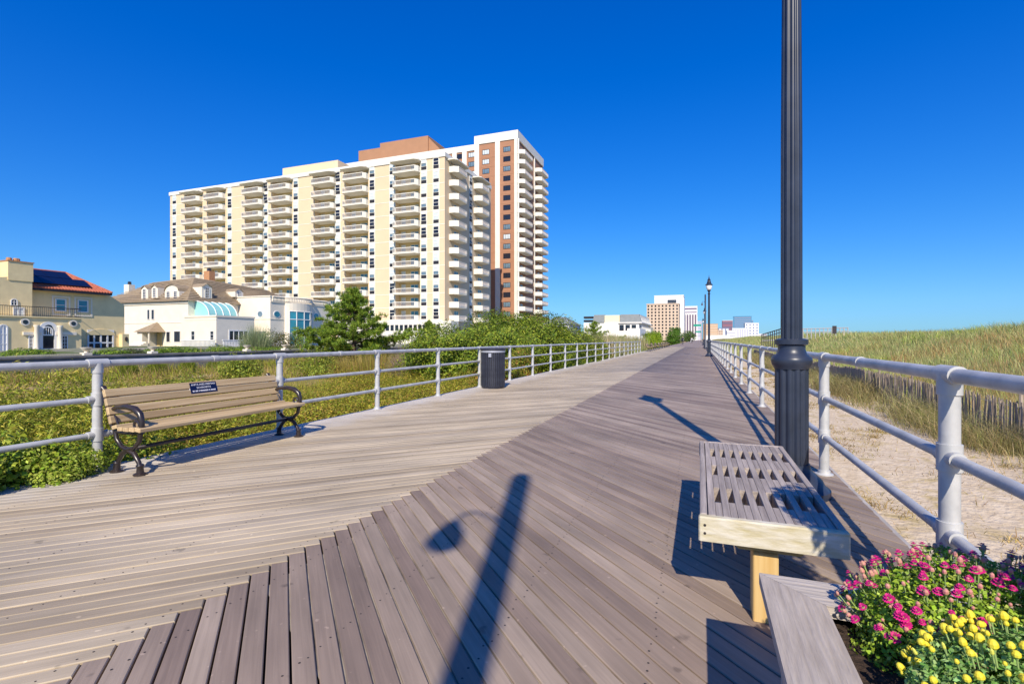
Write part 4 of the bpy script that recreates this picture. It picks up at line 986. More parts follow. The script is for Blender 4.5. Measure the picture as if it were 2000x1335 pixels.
# white podium
a, b2 = onY(735, 630, 90).x, onY(868, 630, 90).x; mb = MB(); mb.box(a - 10, b2 + 1.5, 90, TY0 - .07, 0, 4.9); pd = part('podium', mb, 'con_white', t)
for px in range(748, 862, 9): p = onY(px, 633, 90); mb = MB(); mb.box(p.x - .38, p.x + .38, 89.95, 89.999, 3.0, 4.2); part('podium_window', mb, 'glass_dark', t)

# ------------------------------------------------------------------ brown brick tower behind
BY, BXE = 140.0, -50.8
t = thing('brick_tower', 'tall brown brick tower with white piers and curved white balconies', 'building', (-80, 150, 0))
xs = onY(928, 300, BY).x
mb = MB(); mb.box(-118, xs, BY + .5, 168, 0, 59.2); mb.box(xs, BXE, BY, 166, 0, 60.6); part('wall', mb, 'brown_brick', t)
mb = MB(); mb.box(-118.2, xs - .01, BY + .3, 168, 59.202, 61.0); mb.box(xs - .2, BXE + .3, BY - .25, 166, 60.602, 63.2); part('roof_parapet', mb, 'con_white', t)
a, b2 = onY(697, 282, 152).x, onY(836, 260, 152).x; mb = MB(); mb.box(a, (a * .66 + b2 * .34), 153, 164, 61.0, 70.3); mb.box(a * .66 + b2 * .34, b2, 152, 166, 61.002, 71.4); part('penthouse', mb, 'brown_brick2', t)
mb = MB(); mb.extr([(b2, 152.5, 61.1), (b2 + 4.2, 152.5, 61.1), (b2 + 4.2, 152.5, 66.5), (b2, 152.5, 70.8)], (0, .3, 0)); part('screen_wall', mb, 'brown_brick2', t)
for px in (886, 905.5, 931, 971.5, 1009):
    x = onY(px, 400, BY - .3).x; mb = MB(); yf = BY - .3 if px > 927 else BY + .2
    mb.box(x - .75, x + .75, yf, yf + .298, 0, 60.58 if px > 927 else 59.18); part('pier', mb, 'con_white', t)
wm = win_mesh(2.3, 1.55, nx=3, ny=1, fr=.1, bar=.07, glass='glass_sky', frame='ac_dark'); wm2 = win_mesh(2.3, 1.55, nx=3, ny=1, fr=.1, bar=.07, glass='glass_dark', frame='ac_dark'); wm3 = win_mesh(2.3, 1.55, nx=3, ny=1, fr=.1, bar=.07, glass='blind', frame='ac_dark')
BF = [57.2 - 2.9 * i for i in range(19)]
for px in (897, 921.5, 949, 990):
    yf = BY if px > 927 else BY + .5; x = onY(px, 400, yf).x
    for z in BF: obj('window', R.choice((wm, wm2, wm3)), t, (x + 80, yf - 150, z), 0)
for z in BF[::1]:
    mb = MB(); mb.box(xs + .1, BXE - 1.2, BY - .03, BY - .002, z - .95, z - .83); part('string_course', mb, 'brown_brick2', t)
tb, tr_ = balcony_meshes(8.5, 2.4)
for a, b2 in ((1010, 1038), (1043, 1070)):
    yc = (onX(a, 450, BXE + 1).y + onX(b2, 450, BXE + 1).y) / 2
    mb = MB(); mb.box(BXE + .002, BXE + .3, yc - 5.0, yc - 4.3, 0, 60.5); part('pier', mb, 'con_white', t)
    for z in BF:
        b_ = obj('balcony', tb, t, (BXE + 80 + .003, yc - 150, z - 1.0), ROT_E); obj('railing', tr_, b_); obj('balcony_door', dm, t, (BXE + 80 + .003, yc - 150, z - .98), ROT_E)
p = onX(1055, 618, BXE + 4); mb = MB(); mb.extr([(BXE + 3, BY + 2, 0), (BXE + 3, 175, 0), (BXE + 3, 175, 4.5), (BXE + 3, 160, 8.5), (BXE + 3, BY + 2, 8.5)], (.6, 0, 0)); part('ramp_wall', mb, 'brown_brick2', t)

# ------------------------------------------------------------------ mansard condominium block
t = thing('mansard_building', 'grey mansard roofed block with white colonnade beyond the reeds', 'building', (-30, 195, 0))
MY, MXE = 184.6, -20.5
x0 = onY(1140, 620, MY).x
mb = MB(); mb.box(x0, MXE, MY, 223, 0, 7.3); part('wall', mb, 'trim_white', t)
def mans(xa, xb, m_, sl_=.8):
    mb = MB(); mb.extr([(xa, MY - .3, 7.35), (xb, MY - .3, 7.35), (xb - (sl_ if xb > MXE - 1 else 0), MY + .8, 10.2), (xa + sl_ * .3, MY + .8, 10.2)], (0, 37, 0)); return part('mansard_roof', mb, m_, t)
xm = [onY(px, 620, MY).x for px in (1140, 1158, 1180, 1210, 1248)]
mans(xm[3], xm[4] + .8, 'grey_roof'); mans(xm[1], xm[2], 'grey_roof')
mb = MB(); mb.box(xm[2] + .05, xm[3] - .05, MY + .6, 220, 7.35, 10.0); part('attic_wall', mb, 'pale_yellow', t)
for z in (7.6, 8.9): mb = MB(); mb.box(xm[0], xm[1] - .1, MY, MY + 3, z, z + .75); part('balcony', mb, 'ac_dark', t)
mb = MB(); mb.box(xm[3] - .3, MXE + 1.2, MY - .6, 223, 7.0, 7.34); part('cornice', mb, 'trim_white', t)
for k in range(9):
    yy = MY + 3 + k * 4.0; mb = MB(); mb.extr([(MXE + .75, yy, 7.4), (MXE + .75, yy + .5, 7.4), (MXE - .15, yy + .5, 10.0), (MXE - .15, yy, 10.0)], (.25, 0, .1)); part('roof_rib', mb, 'trim_white', t)
    mb = MB(); mb.box(MXE + .5, MXE + .9, yy, yy + .4, 3.6, 7.0); part('column', mb, 'trim_white', t)
    mb = MB(); mb.box(MXE + .003, MXE + .06, yy + 1.0, yy + 3.2, 4.0, 6.4); part('window', mb, 'glass_dark', t)
for px in (1214, 1226, 1238): p = onY(px, 633, MY); mb = MB(); mb.box(p.x - .8, p.x + .8, MY - .06, MY - .002, 4.3, 6.4); part('window', mb, 'glass_dark', t)
mb = MB(); x1 = onY(1225, 640, 165).x; mb.box(x1, MXE + 2.5, 165, 183, 0, 4.7); part('terrace_block', mb, 'trim_white', t)
for k in range(6): mb = MB(); xx = x1 + .8 + k * 1.15; mb.box(xx, xx + .7, 164.94, 164.998, .8, 2.2); part('window', mb, 'blind', t)
t = thing('grey_roof_house', 'low house with slate grey hip roof and pale lavender wall behind the shrubs', 'house', (-36, 125, 0))
x0, x1 = onY(1062, 640, 120).x, onY(1112, 640, 120).x; z1 = onY(1090, 633, 120).z; z2 = onY(1090, 619, 124).z
mb = MB(); mb.box(x0, x1, 120, 132, 0, z1); part('wall', mb, 'lav_wall', t)
mb = MB(); mb.add([(x0 - .4, 119.6, z1), (x1 + .4, 119.6, z1), (x1 + .4, 132.4, z1), (x0 - .4, 132.4, z1), (x0 + 1.6, 124, z2), (x1 - 2.0, 124, z2)], [(0, 1, 5, 4), (1, 2, 5), (2, 3, 4, 5), (3, 0, 4), (3, 2, 1, 0)]); part('roof', mb, 'grey_roof', t)
mb = MB(); mb.box(x0 + .5, x1 - .5, 119.94, 119.998, z1 - 1.5, z1 - .5); part('window', mb, 'glass_dark', t)
t = thing('cream_garden_wall', 'long cream wall running behind the tall reeds', 'wall', (-20, 90, 0))
mb = MB(); mb.box(-24, -23.6, 80, 150, -.9, 1.9); part('wall_body', mb, 'stucco_white', t)
mb = MB(); mb.box(-24.1, -23.5, 80, 150, 1.902, 2.05); part('coping', mb, 'stucco_white', t)

# ------------------------------------------------------------------ distant city: wall box + window bands or a grid
def city(name, label, px0, px1, ytop, T, m_, rows=0, cols=0, wm='glass_dark', depth=30, band=False, strip=False, top=None):
    Y = atT((px0 + px1) / 2, 650, T).y; x0, x1 = onY(px0, 650, Y).x, onY(px1, 650, Y).x; z1 = onY((px0 + px1) / 2, ytop, Y).z
    t = thing(name, label, 'building', ((x0 + x1) / 2, Y, 0)); w = x1 - x0
    mb = MB(); mb.box(x0, x1, Y, Y + depth, 0, z1); part('wall', mb, m_, t)
    mb = MB(); mb.box(x0 - w * .01, x1 + w * .01, Y - .3, Y + depth, z1 + .01, z1 + max(.8, z1 * .02)); part('parapet', mb, top or m_, t)
    zlo = 4.0
    if strip:
        for k in range(cols): a = x0 + w * (k + .2) / cols; mb = MB(); mb.box(a, a + w * .62 / cols, Y - .25, Y - .01, zlo, z1 * .96); part('window_strip', mb, wm, t)
    elif band:
        for r_ in range(rows): z = zlo + (z1 - zlo) * (r_ + .25) / rows; mb = MB(); mb.box(x0 + w * .04, x1 - w * .04, Y - .25, Y - .01, z, z + (z1 - zlo) / rows * .45); part('window_band', mb, wm, t)
    elif rows:
        ww, hh = w / cols * .42, (z1 - zlo) / rows * .5; me = MB(); me.box(-ww / 2, ww / 2, -.25, -.01, 0, hh); me = me.mesh('window', wm)
        for r_ in range(rows):
            for c in range(cols): obj('window', me, t, (x0 + w * (c + .5) / cols - t.location.x, 0, zlo + (z1 - zlo) * (r_ + .25) / rows), 0)
    return t, x0, x1, Y, z1
city('beige_hotel', 'beige stepped old hotel with rows of small windows at the far left of the walk', 1263, 1326, 594, 450, 'city_beige', 10, 9)
city('white_tower', 'white tower block standing behind the beige hotel', 1278, 1335, 578, 520, 'city_white')
t_, x0, x1, Y, z1 = city('white_tower', 'narrow white slab beside the beige hotel', 1322, 1336, 584, 470, 'city_white', 0, 0)
t_ = bpy.data.objects['white_tower']
Y2 = t_.location.y
for k in range(3):
    a, b2 = onY(1304, 585 + k * 3.4, Y2).x, onY(1321, 585, Y2).x; z = onY(1312, 586 + k * 3.4, Y2).z; mb = MB(); mb.box(a, b2, Y2 - .6, Y2 - .05, z - .9, z + .3); part('window_band', mb, 'glass_dark', t_)
city('striped_hotel', 'white hotel with dark vertical window strips at the end of the boardwalk', 1335, 1361, 612, 560, 'city_white', 0, 5, 'city_purple', strip=True)
city('striped_hotel_top', 'white upper block with purple grey bands above the striped hotel', 1334, 1362, 599, 580, 'city_white', 8, 0, 'city_purple', band=True)
bpy.data.objects['striped_hotel_top'].name = 'white_hotel'
city('orange_hotel', 'low tan orange banded building right of the lantern lamp post', 1374, 1402, 633, 800, 'city_orange', 5, 0, 'city_beige', band=True)
city('blue_grey_hotel', 'blue grey glazed block with white end columns in the far city', 1403, 1424, 641, 950, 'city_bluegrey', 0, 3, 'city_white', strip=True)
city('maroon_tower', 'maroon topped tower among the far city buildings', 1411, 1431, 626, 1150, 'city_maroon', 4, 0, 'city_purple', band=True, top='city_white')
city('blue_glass_tower', 'blue glass tower, tallest of the far city skyline', 1433, 1468, 618, 1400, 'city_blueglass', 10, 0, 'city_bluegrey', band=True)
city('white_casino', 'pale white casino block in front of the blue glass tower', 1430, 1462, 641, 1000, 'city_white', 0, 7, 'lav_wall', strip=True)
city('white_casino', 'white stepped casino at the right end of the skyline', 1455, 1482, 631, 1050, 'city_white', 5, 4, 'city_bluegrey')
city('low_pavilion', 'long low white roofed pavilion at the beach edge below the skyline', 1378, 1425, 655.5, 600, 'city_white', 0, 0)
city('pier_hall', 'faint low white hall at the far right of the skyline', 1482, 1498, 652, 1200, 'city_white', 2, 0, 'lav_wall', band=True)

city('low_block', 'low cream block with dark window bands left of the beige hotel', 1240, 1268, 640, 330, 'pale_yellow', 3, 0, 'glass_dark', band=True)
city('grey_block', 'pale grey mid rise between the striped hotel and the lantern lamp', 1360, 1371, 628, 640, 'lav_wall', 6, 3, 'city_bluegrey')
city('tan_block', 'small tan block below the maroon tower', 1396, 1412, 645, 860, 'city_beige', 3, 4, 'city_purple')
city('white_casino', 'low white hall with pale strips left of the blue glass tower', 1420, 1437, 646, 900, 'city_white', 2, 0, 'lav_wall', band=True)
city('grey_tower', 'slim blue grey tower behind the stepped white casino', 1463, 1471, 626, 1500, 'city_bluegrey', 8, 0, 'city_blueglass', band=True)
# ================================================================== VEGETATION
def patch(x, y, f, ph): return .5 + .5 * np.sin(x * f + ph + 1.3 * np.sin(y * f * .6)) * np.sin(y * f * .8 - ph + np.sin(x * f * .5))
def clump_field(name, label, cat, n, xr, yr, h, w, lean, cs, dens=None, clump=0.0, kind='stuff', zoff=0.0, jit=.2, flat=0.0):
    x = rng.uniform(*xr, n); y = yr[0] + (yr[1] - yr[0]) * rng.uniform(0, 1, n) ** 1.6
    kcl = None
    if clump:
        m = max(1, n // 26); cxx = rng.uniform(*xr, m); cyy = yr[0] + (yr[1] - yr[0]) * rng.uniform(0, 1, m) ** 1.6; k = rng.integers(0, m, n); kcl = k; x = cxx[k] + rng.normal(0, clump, n); y = cyy[k] + rng.normal(0, clump, n)
    if dens is not None:
        ok = rng.uniform(0, 1, n) < dens(x, y); x, y = x[ok], y[ok]; kcl = kcl[ok] if kcl is not None else None
    ok = (x < DL - .08) | (x > DRX + .1); x, y = x[ok], y[ok]; kcl = kcl[ok] if kcl is not None else None
    n = len(x); z = ground_z(x, y) + zoff - .03
    hh = h * rng.uniform(.5, 1.3, n); a = rng.uniform(0, 2 * np.pi, n); shade = 0
    if kcl is not None:                           # every tussock has its own height, tone and lean
        m = kcl.max() + 1; hh = hh * rng.uniform(.45, 1.45, m)[kcl]; a = a * .75 + rng.uniform(0, 2 * np.pi, m)[kcl] * .6; shade = rng.normal(0, .16, m)[kcl]
    ln = np.stack([np.cos(a), np.sin(a)], 1) * (hh * lean * rng.uniform(.2, 1.4, n))[:, None] + np.array([-.12, .05]) * hh[:, None]
    scale = np.clip(np.hypot(x, y) / 14.0, 1, 5)
    k = np.clip((patch(x, y, .8, 3.0 + h * 7) * .6 + patch(x, y, 2.3, h) * .3 + rng.uniform(-.25, .35, n) + shade * 1.2) * len(cs), 0, len(cs) - 1).astype(int)
    cc = np.array(cs)[k] * (1 + rng.normal(0, jit, (n, 1)) + np.reshape(shade * np.ones(n), (n, 1))) * (1 + rng.normal(0, .05, (n, 3)))
    me = blade_mesh(name, np.stack([x, y, z], 1), hh, ln, w * scale * rng.uniform(.6, 1.3, n), np.clip(cc, .004, .9))
    return tag(obj(name, me), label, cat, kind=kind)
# dune grass on the right
DG = [(.42, .43, .15), (.33, .40, .11), (.54, .47, .22), (.28, .37, .12), (.48, .48, .20)]
clump_field('dune_grass', 'tall green and straw beach grass covering the dune', 'grass', 190000, (6.6, 30), (4, 75), .52, .0030, .55, DG, dens=lambda x, y: .35 + .65 * patch(x, y, .5, .4), clump=.30)
clump_field('dune_grass', 'russet dry grass patches on the dune', 'grass', 60000, (7, 26), (5, 70), .58, .0032, .5, [(.46, .28, .10), (.54, .37, .16), (.38, .26, .11)], dens=lambda x, y: (patch(x, y, .33, 2.0) > .56).astype(float), clump=.35)
clump_field('dune_grass', 'bright green grass patches on the dune', 'grass', 45000, (6.5, 26), (6, 60), .54, .0030, .5, [(.40, .50, .07), (.33, .45, .07)], dens=lambda x, y: (patch(x, y, .4, 4.1) > .60).astype(float), clump=.3)
clump_field('far_dune_grass', 'far beach grass on the dune', 'grass', 42000, (4.0, 34), (60, 330), .7, .006, .5, DG)
clump_field('fence_grass', 'brown and green tussocks growing along the slatted sand fence', 'grass', 60000, (5.0, 6.5), (4, 70), .60, .0036, 1.0, [(.26, .22, .08), (.44, .34, .16), (.26, .28, .08), (.54, .44, .22), (.18, .17, .06)], dens=lambda x, y: .25 + .75 * (patch(x, y, .9, .2) > .35), clump=.22)
clump_field('sand_straw', 'dry straw bits scattered on the sand path', 'grass', 60000, (1.3, 5.4), (1.4, 45), .10, .0048, 1.5, [(.42, .30, .10), (.50, .38, .15), (.36, .30, .08), (.30, .18, .06)], dens=lambda x, y: .10 + .9 * (patch(x, y, 1.1, 1.2) > .52), clump=.10)
# sand fence
FX = 6.05
t = thing('sand_fence', 'weathered slatted sand fence at the foot of the dune', 'fence', (FX, 3, -1.05))
pk = []
for s in range(5):
    mb = MB(); wv = R.uniform(-.012, .012); mb.extr([(-.006, -.016, -.15), (-.006, .016, -.15), (-.006, .014 + wv, 1.0 + R.uniform(-.03, .02)), (-.006, -.014 + wv, 1.0 + R.uniform(-.03, .02))], (.012, 0, 0)); pk.append(mb.mesh('picket', 'picket'))
def fence_line(y): return FX + .12 * math.sin(y * .35) + .05 * math.sin(y * 1.1)
ypos = [3.2 + .052 * i for i in range(1200)]
start = next(i for i, y in enumerate(ypos) if y > 8.2)
for i in range(start, start + 300):
    y = ypos[i]; xx = fence_line(y); o = obj('picket', R.choice(pk), t, (xx - FX, y - 3, ground_z(xx, y).item() + 1.05 + R.uniform(-.05, .02)), R.uniform(.05, .65)); o.rotation_euler.x = R.gauss(0, .035); o.rotation_euler.y = R.gauss(0.02, .03)
rest = MB()
for i in list(range(0, start)) + list(range(start + 300, 1200)):
    y = ypos[i]; xx = fence_line(y); z = ground_z(xx, y).item(); aa = R.uniform(.1, .7); dx, dy = -math.sin(aa) * .017, math.cos(aa) * .017; zt = z + .97 + R.uniform(-.05, .04); rest.extr([(xx - dx, y - dy, z - .1), (xx + dx, y + dy, z - .1), (xx + dx, y + dy, zt), (xx - dx, y - dy, zt)], (.010, .002, 0))
o = part('pickets', rest, 'picket_far', t); o['kind'] = 'stuff'
for zz in (.25, .6, .88):
    mb = MB(); mb.tube([(fence_line(y) + .01, y, ground_z(fence_line(y), y).item() + zz) for y in np.arange(3.2, 64, .8)], .004, 4); part('wire', mb, 'fence_grey', t)
for y in np.arange(4, 64, 3.0):
    xx = fence_line(y) + .05; z = ground_z(xx, y).item(); mb = MB(); mb.tube([(xx, y, z - .2), (xx, y, z + 1.15)], .035, 7); part('post', mb, 'picket', t)
# beach walkway on the dune
t = thing('beach_walkway', 'dark and grey wooden handrail of a beach walkway crossing the dune', 'walkway', (12, 80, 0))
def hand(pts, m_, n):
    P_ = [Vector(p) for p in pts]
    mb = MB(); mb.tube([p + Vector((0, 0, 1.0)) for p in P_], .07, 5); mb.tube([p + Vector((0, 0, .5)) for p in P_], .05, 5); part('handrail', mb, m_, t)
    for i in range(n + 1):
        f = i / n * (len(P_) - 1); k = min(int(f), len(P_) - 2); q = P_[k].lerp(P_[k + 1], f - k); mb = MB(); mb.box(q.x - .06, q.x + .06, q.y - .06, q.y + .06, q.z - 1.6, q.z + 1.08); part('post', mb, m_, t)
a, b2 = atT(1488, 662, 78), atT(1526, 655, 74); hand([a - Vector((0, 0, .3)), b2], 'fence_dark', 9)
a, b2 = atT(1526, 656, 76), atT(1656, 652, 80); hand([a, b2], 'fence_grey', 16)
mb = MB(); p0, p1 = atT(1488, 664, 79), atT(1656, 656, 81); mb.extr([p0, p1, p1 + Vector((.5, 1.2, 0)), p0 + Vector((.5, 1.2, 0))], (0, 0, -.15)); part('deck', mb, 'fence_grey', t)
p = atT(1629.5, 652, 74); t = thing('beach_sign', 'dark notice board on a post beside the beach walkway', 'sign', (p.x, p.y, ground_z(p.x, p.y).item()))
mb = MB(); mb.tube([(p.x, p.y, t.location.z), (p.x, p.y, p.z + 1.1)], .06, 6); part('post', mb, 'fence_dark', t)
mb = MB(); mb.bbox(p.x - .28, p.x + .28, p.y - .1, p.y - .062, p.z + .05, p.z + 1.2, .02); part('board', mb, 'fence_dark', t)

# left meadow
YG = [(.30, .30, .02), (.22, .28, .02), (.38, .34, .04), (.16, .22, .02), (.34, .36, .05)]
TAN = [(.46, .34, .13), (.40, .28, .10), (.34, .27, .09)]
clump_field('meadow_grass', 'yellow green low growth filling the meadow beside the boardwalk', 'grass', 150000, (-15, -5.55), (2, 34), .44, .0036, .6, YG + [(.46, .36, .10)], dens=lambda x, y: .45 + .55 * patch(x, y, .6, .7), clump=.22)
clump_field('meadow_dry_grass', 'tan dry grass farther across the meadow', 'grass', 60000, (-31.3, -11), (-2, 48), .34, .006, .6, TAN + YG[:2], dens=lambda x, y: .15 + .85 * (patch(x, y, .35, 1.7) > .42), clump=.4)
C, Nn = [], []
n = 60000; x = -5.55 - np.abs(rng.normal(0, 3.6, n)); y = 3.4 + 26 * rng.uniform(0, 1, n) ** 1.4
keep = rng.uniform(0, 1, n) < (.25 + .75 * patch(x, y, 1.0, .3)); x, y = x[keep], y[keep]
z = ground_z(x, y) + rng.uniform(.0, .48, len(x)) * (.5 + .5 * patch(x, y, 1.7, 1.0)) + .08
N_ = rng.normal(0, .6, (len(x), 3)); N_[:, 2] += 1
tag(obj('meadow_leaves', leaf_mesh('meadow_leaves', np.stack([x, y, z], 1), .055 * rng.uniform(.6, 1.4, len(x)), N_, palette(len(x), YG, .25))), 'small leafy weeds carpeting the meadow beside the railing', 'weeds', kind='stuff')

LG = [(.20, .30, .025), (.32, .40, .03), (.42, .45, .06), (.13, .21, .02)]
GOLD = [(.44, .42, .05), (.52, .47, .09), (.34, .38, .04), (.25, .31, .03)]
def many(n, xr, yr, top, r, zf=.9):
    out = []
    for _ in range(n):
        a = R.uniform(*r); out.append((R.uniform(*xr), R.uniform(*yr), R.uniform(*top) - a * zf, a * R.uniform(.8, 1.25), a * R.uniform(.8, 1.25), a * zf))
    return out
shrub('leafy_shrub', 'tall yellow green feathery shrub behind the left railing at the frame edge', 'shrub', many(12, (-7.6, -6.2), (2.6, 4.6), (.25, .68), (.34, .55)) + many(16, (-9.8, -7.4), (3.2, 6.0), (.3, .88), (.4, .7)) + many(10, (-7.8, -6.0), (4.4, 6.4), (-.15, .25), (.35, .6)) + many(12, (-9, -6.0), (2.6, 6), (-.5, -.1), (.5, .8)), 56000, .075, GOLD, -.9, wid=.11, jit=.24, fill=.3, rough=.2, stems=24)
shrub('leafy_shrub', 'broad leaved green shrub spilling over the deck edge left of the bench', 'shrub', many(14, (-6.2, -5.55), (1.7, 3.9), (-.05, .38), (.22, .40)) + many(8, (-6.6, -5.6), (2.0, 4.2), (-.5, -.1), (.35, .5)) + many(5, (-5.65, -5.3), (2.1, 2.9), (.22, .42), (.16, .26)), 34000, .052, LG, -.9, wid=.36, jit=.28, fill=.3, rough=.2, stems=18)
shrub('leafy_shrub', 'low pale green plant creeping onto the planks beside the bench leg', 'shrub', many(12, (-5.42, -5.08), (1.5, 2.75), (.14, .34), (.12, .22)) + [(-5.20, 2.93, .10, .13, .15, .13), (-5.36, 3.08, .12, .12, .14, .14), (-5.14, 2.75, .08, .14, .16, .12)], 14000, .036, [(.34, .42, .05), (.44, .50, .09), (.24, .34, .03)], -.02, wid=.3, jit=.22, stems=9)
WD = [(.36, .36, .03), (.28, .31, .03), (.46, .40, .05), (.22, .26, .02), (.46, .33, .06), (.40, .26, .06)]
lob = []
for i in range(60):
    f = i / 60; lob.append((R.uniform(-8.6, -5.95), 4.2 + 12.5 * f + R.uniform(-.4, .4), R.uniform(-.68, -.30), R.uniform(.35, .7), R.uniform(.35, .7), R.uniform(.28, .42)))
for i in range(34): lob.append((R.uniform(-14.5, -8.0), 6 + 17 * i / 34, R.uniform(-.7, -.35), R.uniform(.5, 1.1), R.uniform(.5, 1.1), R.uniform(.35, .6)))
C, Nn = lobes_points(lob, 120000, .22, .32, -.9)
tag(obj('weed_bank', leaf_mesh('weed_bank', C, .062 * rng.uniform(.5, 1.3, len(C)), Nn, palette(len(C), WD, .22), 'leaf', .2)), 'bank of yellow green weeds between the bench and the litter bin', 'weeds', kind='stuff')
clump_field('wall_grass', 'dry tan grass growing along the foot of the stone wall', 'grass', 26000, (-31.4, -27.5), (5, 60), .55, .006, .5, TAN + YG[:2], clump=.35)
for lab, lb in (('round olive green bush on the meadow before the stone wall', [(-20, 17.5, -.3, 1.0, 1.0, .8), (-20.8, 18.2, -.4, .8, .8, .7)]), ('dark green bush on the meadow left of the orange brush', [(-19.5, 21.8, -.3, 1.2, 1.1, .9), (-18.4, 21.0, -.5, .8, .8, .6)]), ('low yellow green bush on the meadow behind the bench back', [(-15.5, 11.5, -.5, .9, .9, .6), (-14.6, 12.2, -.55, .7, .7, .5)])):
    shrub('meadow_bush', lab, 'shrub', lb, 6500, .09, [(.18, .25, .03), (.27, .33, .04), (.36, .38, .05)], -.9, jit=.28, rough=.2, fill=.3)
# shrubs along the left rail
SG = [(.17, .25, .02), (.25, .32, .03), (.33, .37, .04), (.11, .18, .02)]
def at_left(px, ytop, X): p = onX(px, ytop, X); return p
shrub('dense_shrub', 'large dark green rounded shrub behind the litter bin', 'shrub', [(-10.0, 19.5, .3, 2.0, 2.0, 1.5), (-9.2, 22.0, .7, 2.0, 2.0, 1.7), (-11.4, 21, .4, 1.8, 1.8, 1.4)], 48000, .105, SG, -.9, jit=.28, rough=.18)
shrub('dense_shrub', 'tall green shrub, highest of the thicket along the left railing', 'shrub', [(-8.6, 25.5, .9, 2.2, 2.3, 1.9), (-10.3, 27, 1.1, 2.3, 2.2, 1.9), (-7.6, 28.5, .7, 1.5, 2.0, 1.6)], 48000, .105, SG, -.9, jit=.28, rough=.18)
shrub('dense_shrub', 'long sloping green shrub tapering down to the reeds', 'shrub', [(-7.9, 31.5, .5, 1.6, 2.2, 1.4), (-7.3, 35, .2, 1.3, 2.2, 1.1), (-6.9, 38.5, -.1, 1.0, 2.0, .9), (-9.5, 33, .8, 2.0, 2.3, 1.4)], 42000, .105, SG + [(.32, .33, .04)], -.9, jit=.28, rough=.18)
shrub('dense_shrub', 'yellow and reddish leaved shrub right of the litter bin', 'shrub', [(-6.5, 16.0, -.2, .8, 1.3, .9), (-6.6, 18.3, -.1, .9, 1.3, .9)], 20000, .075, [(.34, .32, .04), (.40, .22, .05), (.24, .28, .03), (.14, .2, .02)], -.9, jit=.25)
shrub('dense_shrub', 'dark bushy shrub growing through the rails past the bin', 'shrub', [(-5.7, 23.4, -.1, .5, 1.5, .65), (-5.6, 27.4, -.15, .45, 1.3, .55)], 15000, .07, SG, -.9, jit=.28)
def twig_bush(name, label, c, r, h, n, cs):
    t = thing(name, label, 'shrub', c); P = np.zeros((n, 3)); a = rng.uniform(0, 6.28, n); q = np.sqrt(rng.uniform(0, 1, n))
    P[:, 0] = r[0] * q * np.cos(a); P[:, 1] = r[1] * q * np.sin(a); hh = h * rng.uniform(.45, 1.2, n) * np.sqrt(1.02 - q ** 2 * .93)
    ln = np.stack([np.cos(a), np.sin(a)], 1) * (hh * .6 * q * rng.uniform(.2, 1.3, n))[:, None]
    obj('twigs', blade_mesh('twigs', P, hh, ln, np.full(n, .012), palette(n, cs, .2)), t); return t
twig_bush('twiggy_bush', 'bare greyish brown twiggy bush left of the litter bin', (-12.2, 22.3, -.85), (2.6, 2.3), 2.1, 5000, [(.30, .22, .16), (.36, .27, .19), (.25, .2, .12)])
twig_bush('twiggy_bush', 'orange brown brush in front of the pine tree', (-17.0, 23.5, -.85), (3.0, 3.0), 1.35, 5000, [(.36, .27, .06), (.30, .28, .05), (.42, .30, .10)])
clump_field('reeds', 'tall pale tan reeds along the far left railing', 'reeds', 16000, (-13, -5.7), (37, 64), 2.1, .008, .16, [(.44, .36, .20), (.34, .32, .13), (.26, .28, .10), (.50, .42, .26)])
clump_field('reeds', 'lower grey green reeds at the foot of the far left railing', 'reeds', 9000, (-8, -5.6), (38, 62), 1.2, .009, .3, [(.22, .26, .09), (.30, .30, .13)])

# pine tree
def pine(label, base, H, rad, nl, tuft, cs, name='pine_tree'):
    t = thing(name, label, 'tree', base); bx, by, bz = base
    mb = MB(); mb.tube([(0, 0, 0), (.1, .05, H * .35), (-.05, .1, H * .7), (0, 0, H * .95)], [.20, .15, .09, .03], 8)
    tips = []
    for i in range(nl + 4):
        f = .06 + .92 * min(1, i / nl); a = i * 2.4 + R.uniform(-.4, .4); L = rad * max(0, 1 - f) ** 1.0 * R.uniform(.55, 1.2) + .18
        if i >= nl: f = (.30, .16, .22, .40)[i - nl]; a = TH + (0.0, .25, math.pi, math.pi + .2)[i - nl]; L = rad * (1.0, 1.05, 1.05, .75)[i - nl]
        z0 = H * f * .93; e = (math.cos(a) * L, math.sin(a) * L, z0 + L * R.uniform(.05, .42)); m_ = (e[0] * .5, e[1] * .5, z0 + L * .06)
        mb.tube([(0, 0, z0), m_, e], [.05 * (1 - f) + .015, .03, .01], 5)
        for s in np.linspace(.35, 1.03, max(3, int(L * 3.2))):
            for _ in range(3): tips.append((e[0] * s + R.gauss(0, .17), e[1] * s + R.gauss(0, .17), (z0 + (e[2] - z0) * s ** 1.4) + R.gauss(.06, .12)))
    obj('trunk', mb.mesh('trunk', 'bark', smooth=True), t)
    T = np.array(tips); n = len(T) * tuft; P = np.repeat(T, tuft, 0) + rng.normal(0, .065, (n, 3))
    d = rng.normal(size=(n, 3)); d[:, 2] = np.abs(d[:, 2]) * 1.2 + .1; d /= np.linalg.norm(d, axis=1, keepdims=True); hh = rng.uniform(.14, .30, n)
    V = P + d * hh[:, None]
    s = np.cross(d, rng.normal(size=(n, 3))); s /= np.linalg.norm(s, axis=1, keepdims=True); s *= .020
    allv = np.stack([P - s, P + s, V + s * .3, V - s * .3], 1).reshape(-1, 3)
    obj('crown', fast_mesh('crown', allv, 4, np.arange(n * 4), np.repeat(palette(n, cs, .25), 4, 0), 'needle'), t)
    return t
PG = [(.14, .24, .02), (.22, .32, .03), (.28, .36, .04), (.09, .16, .02)]
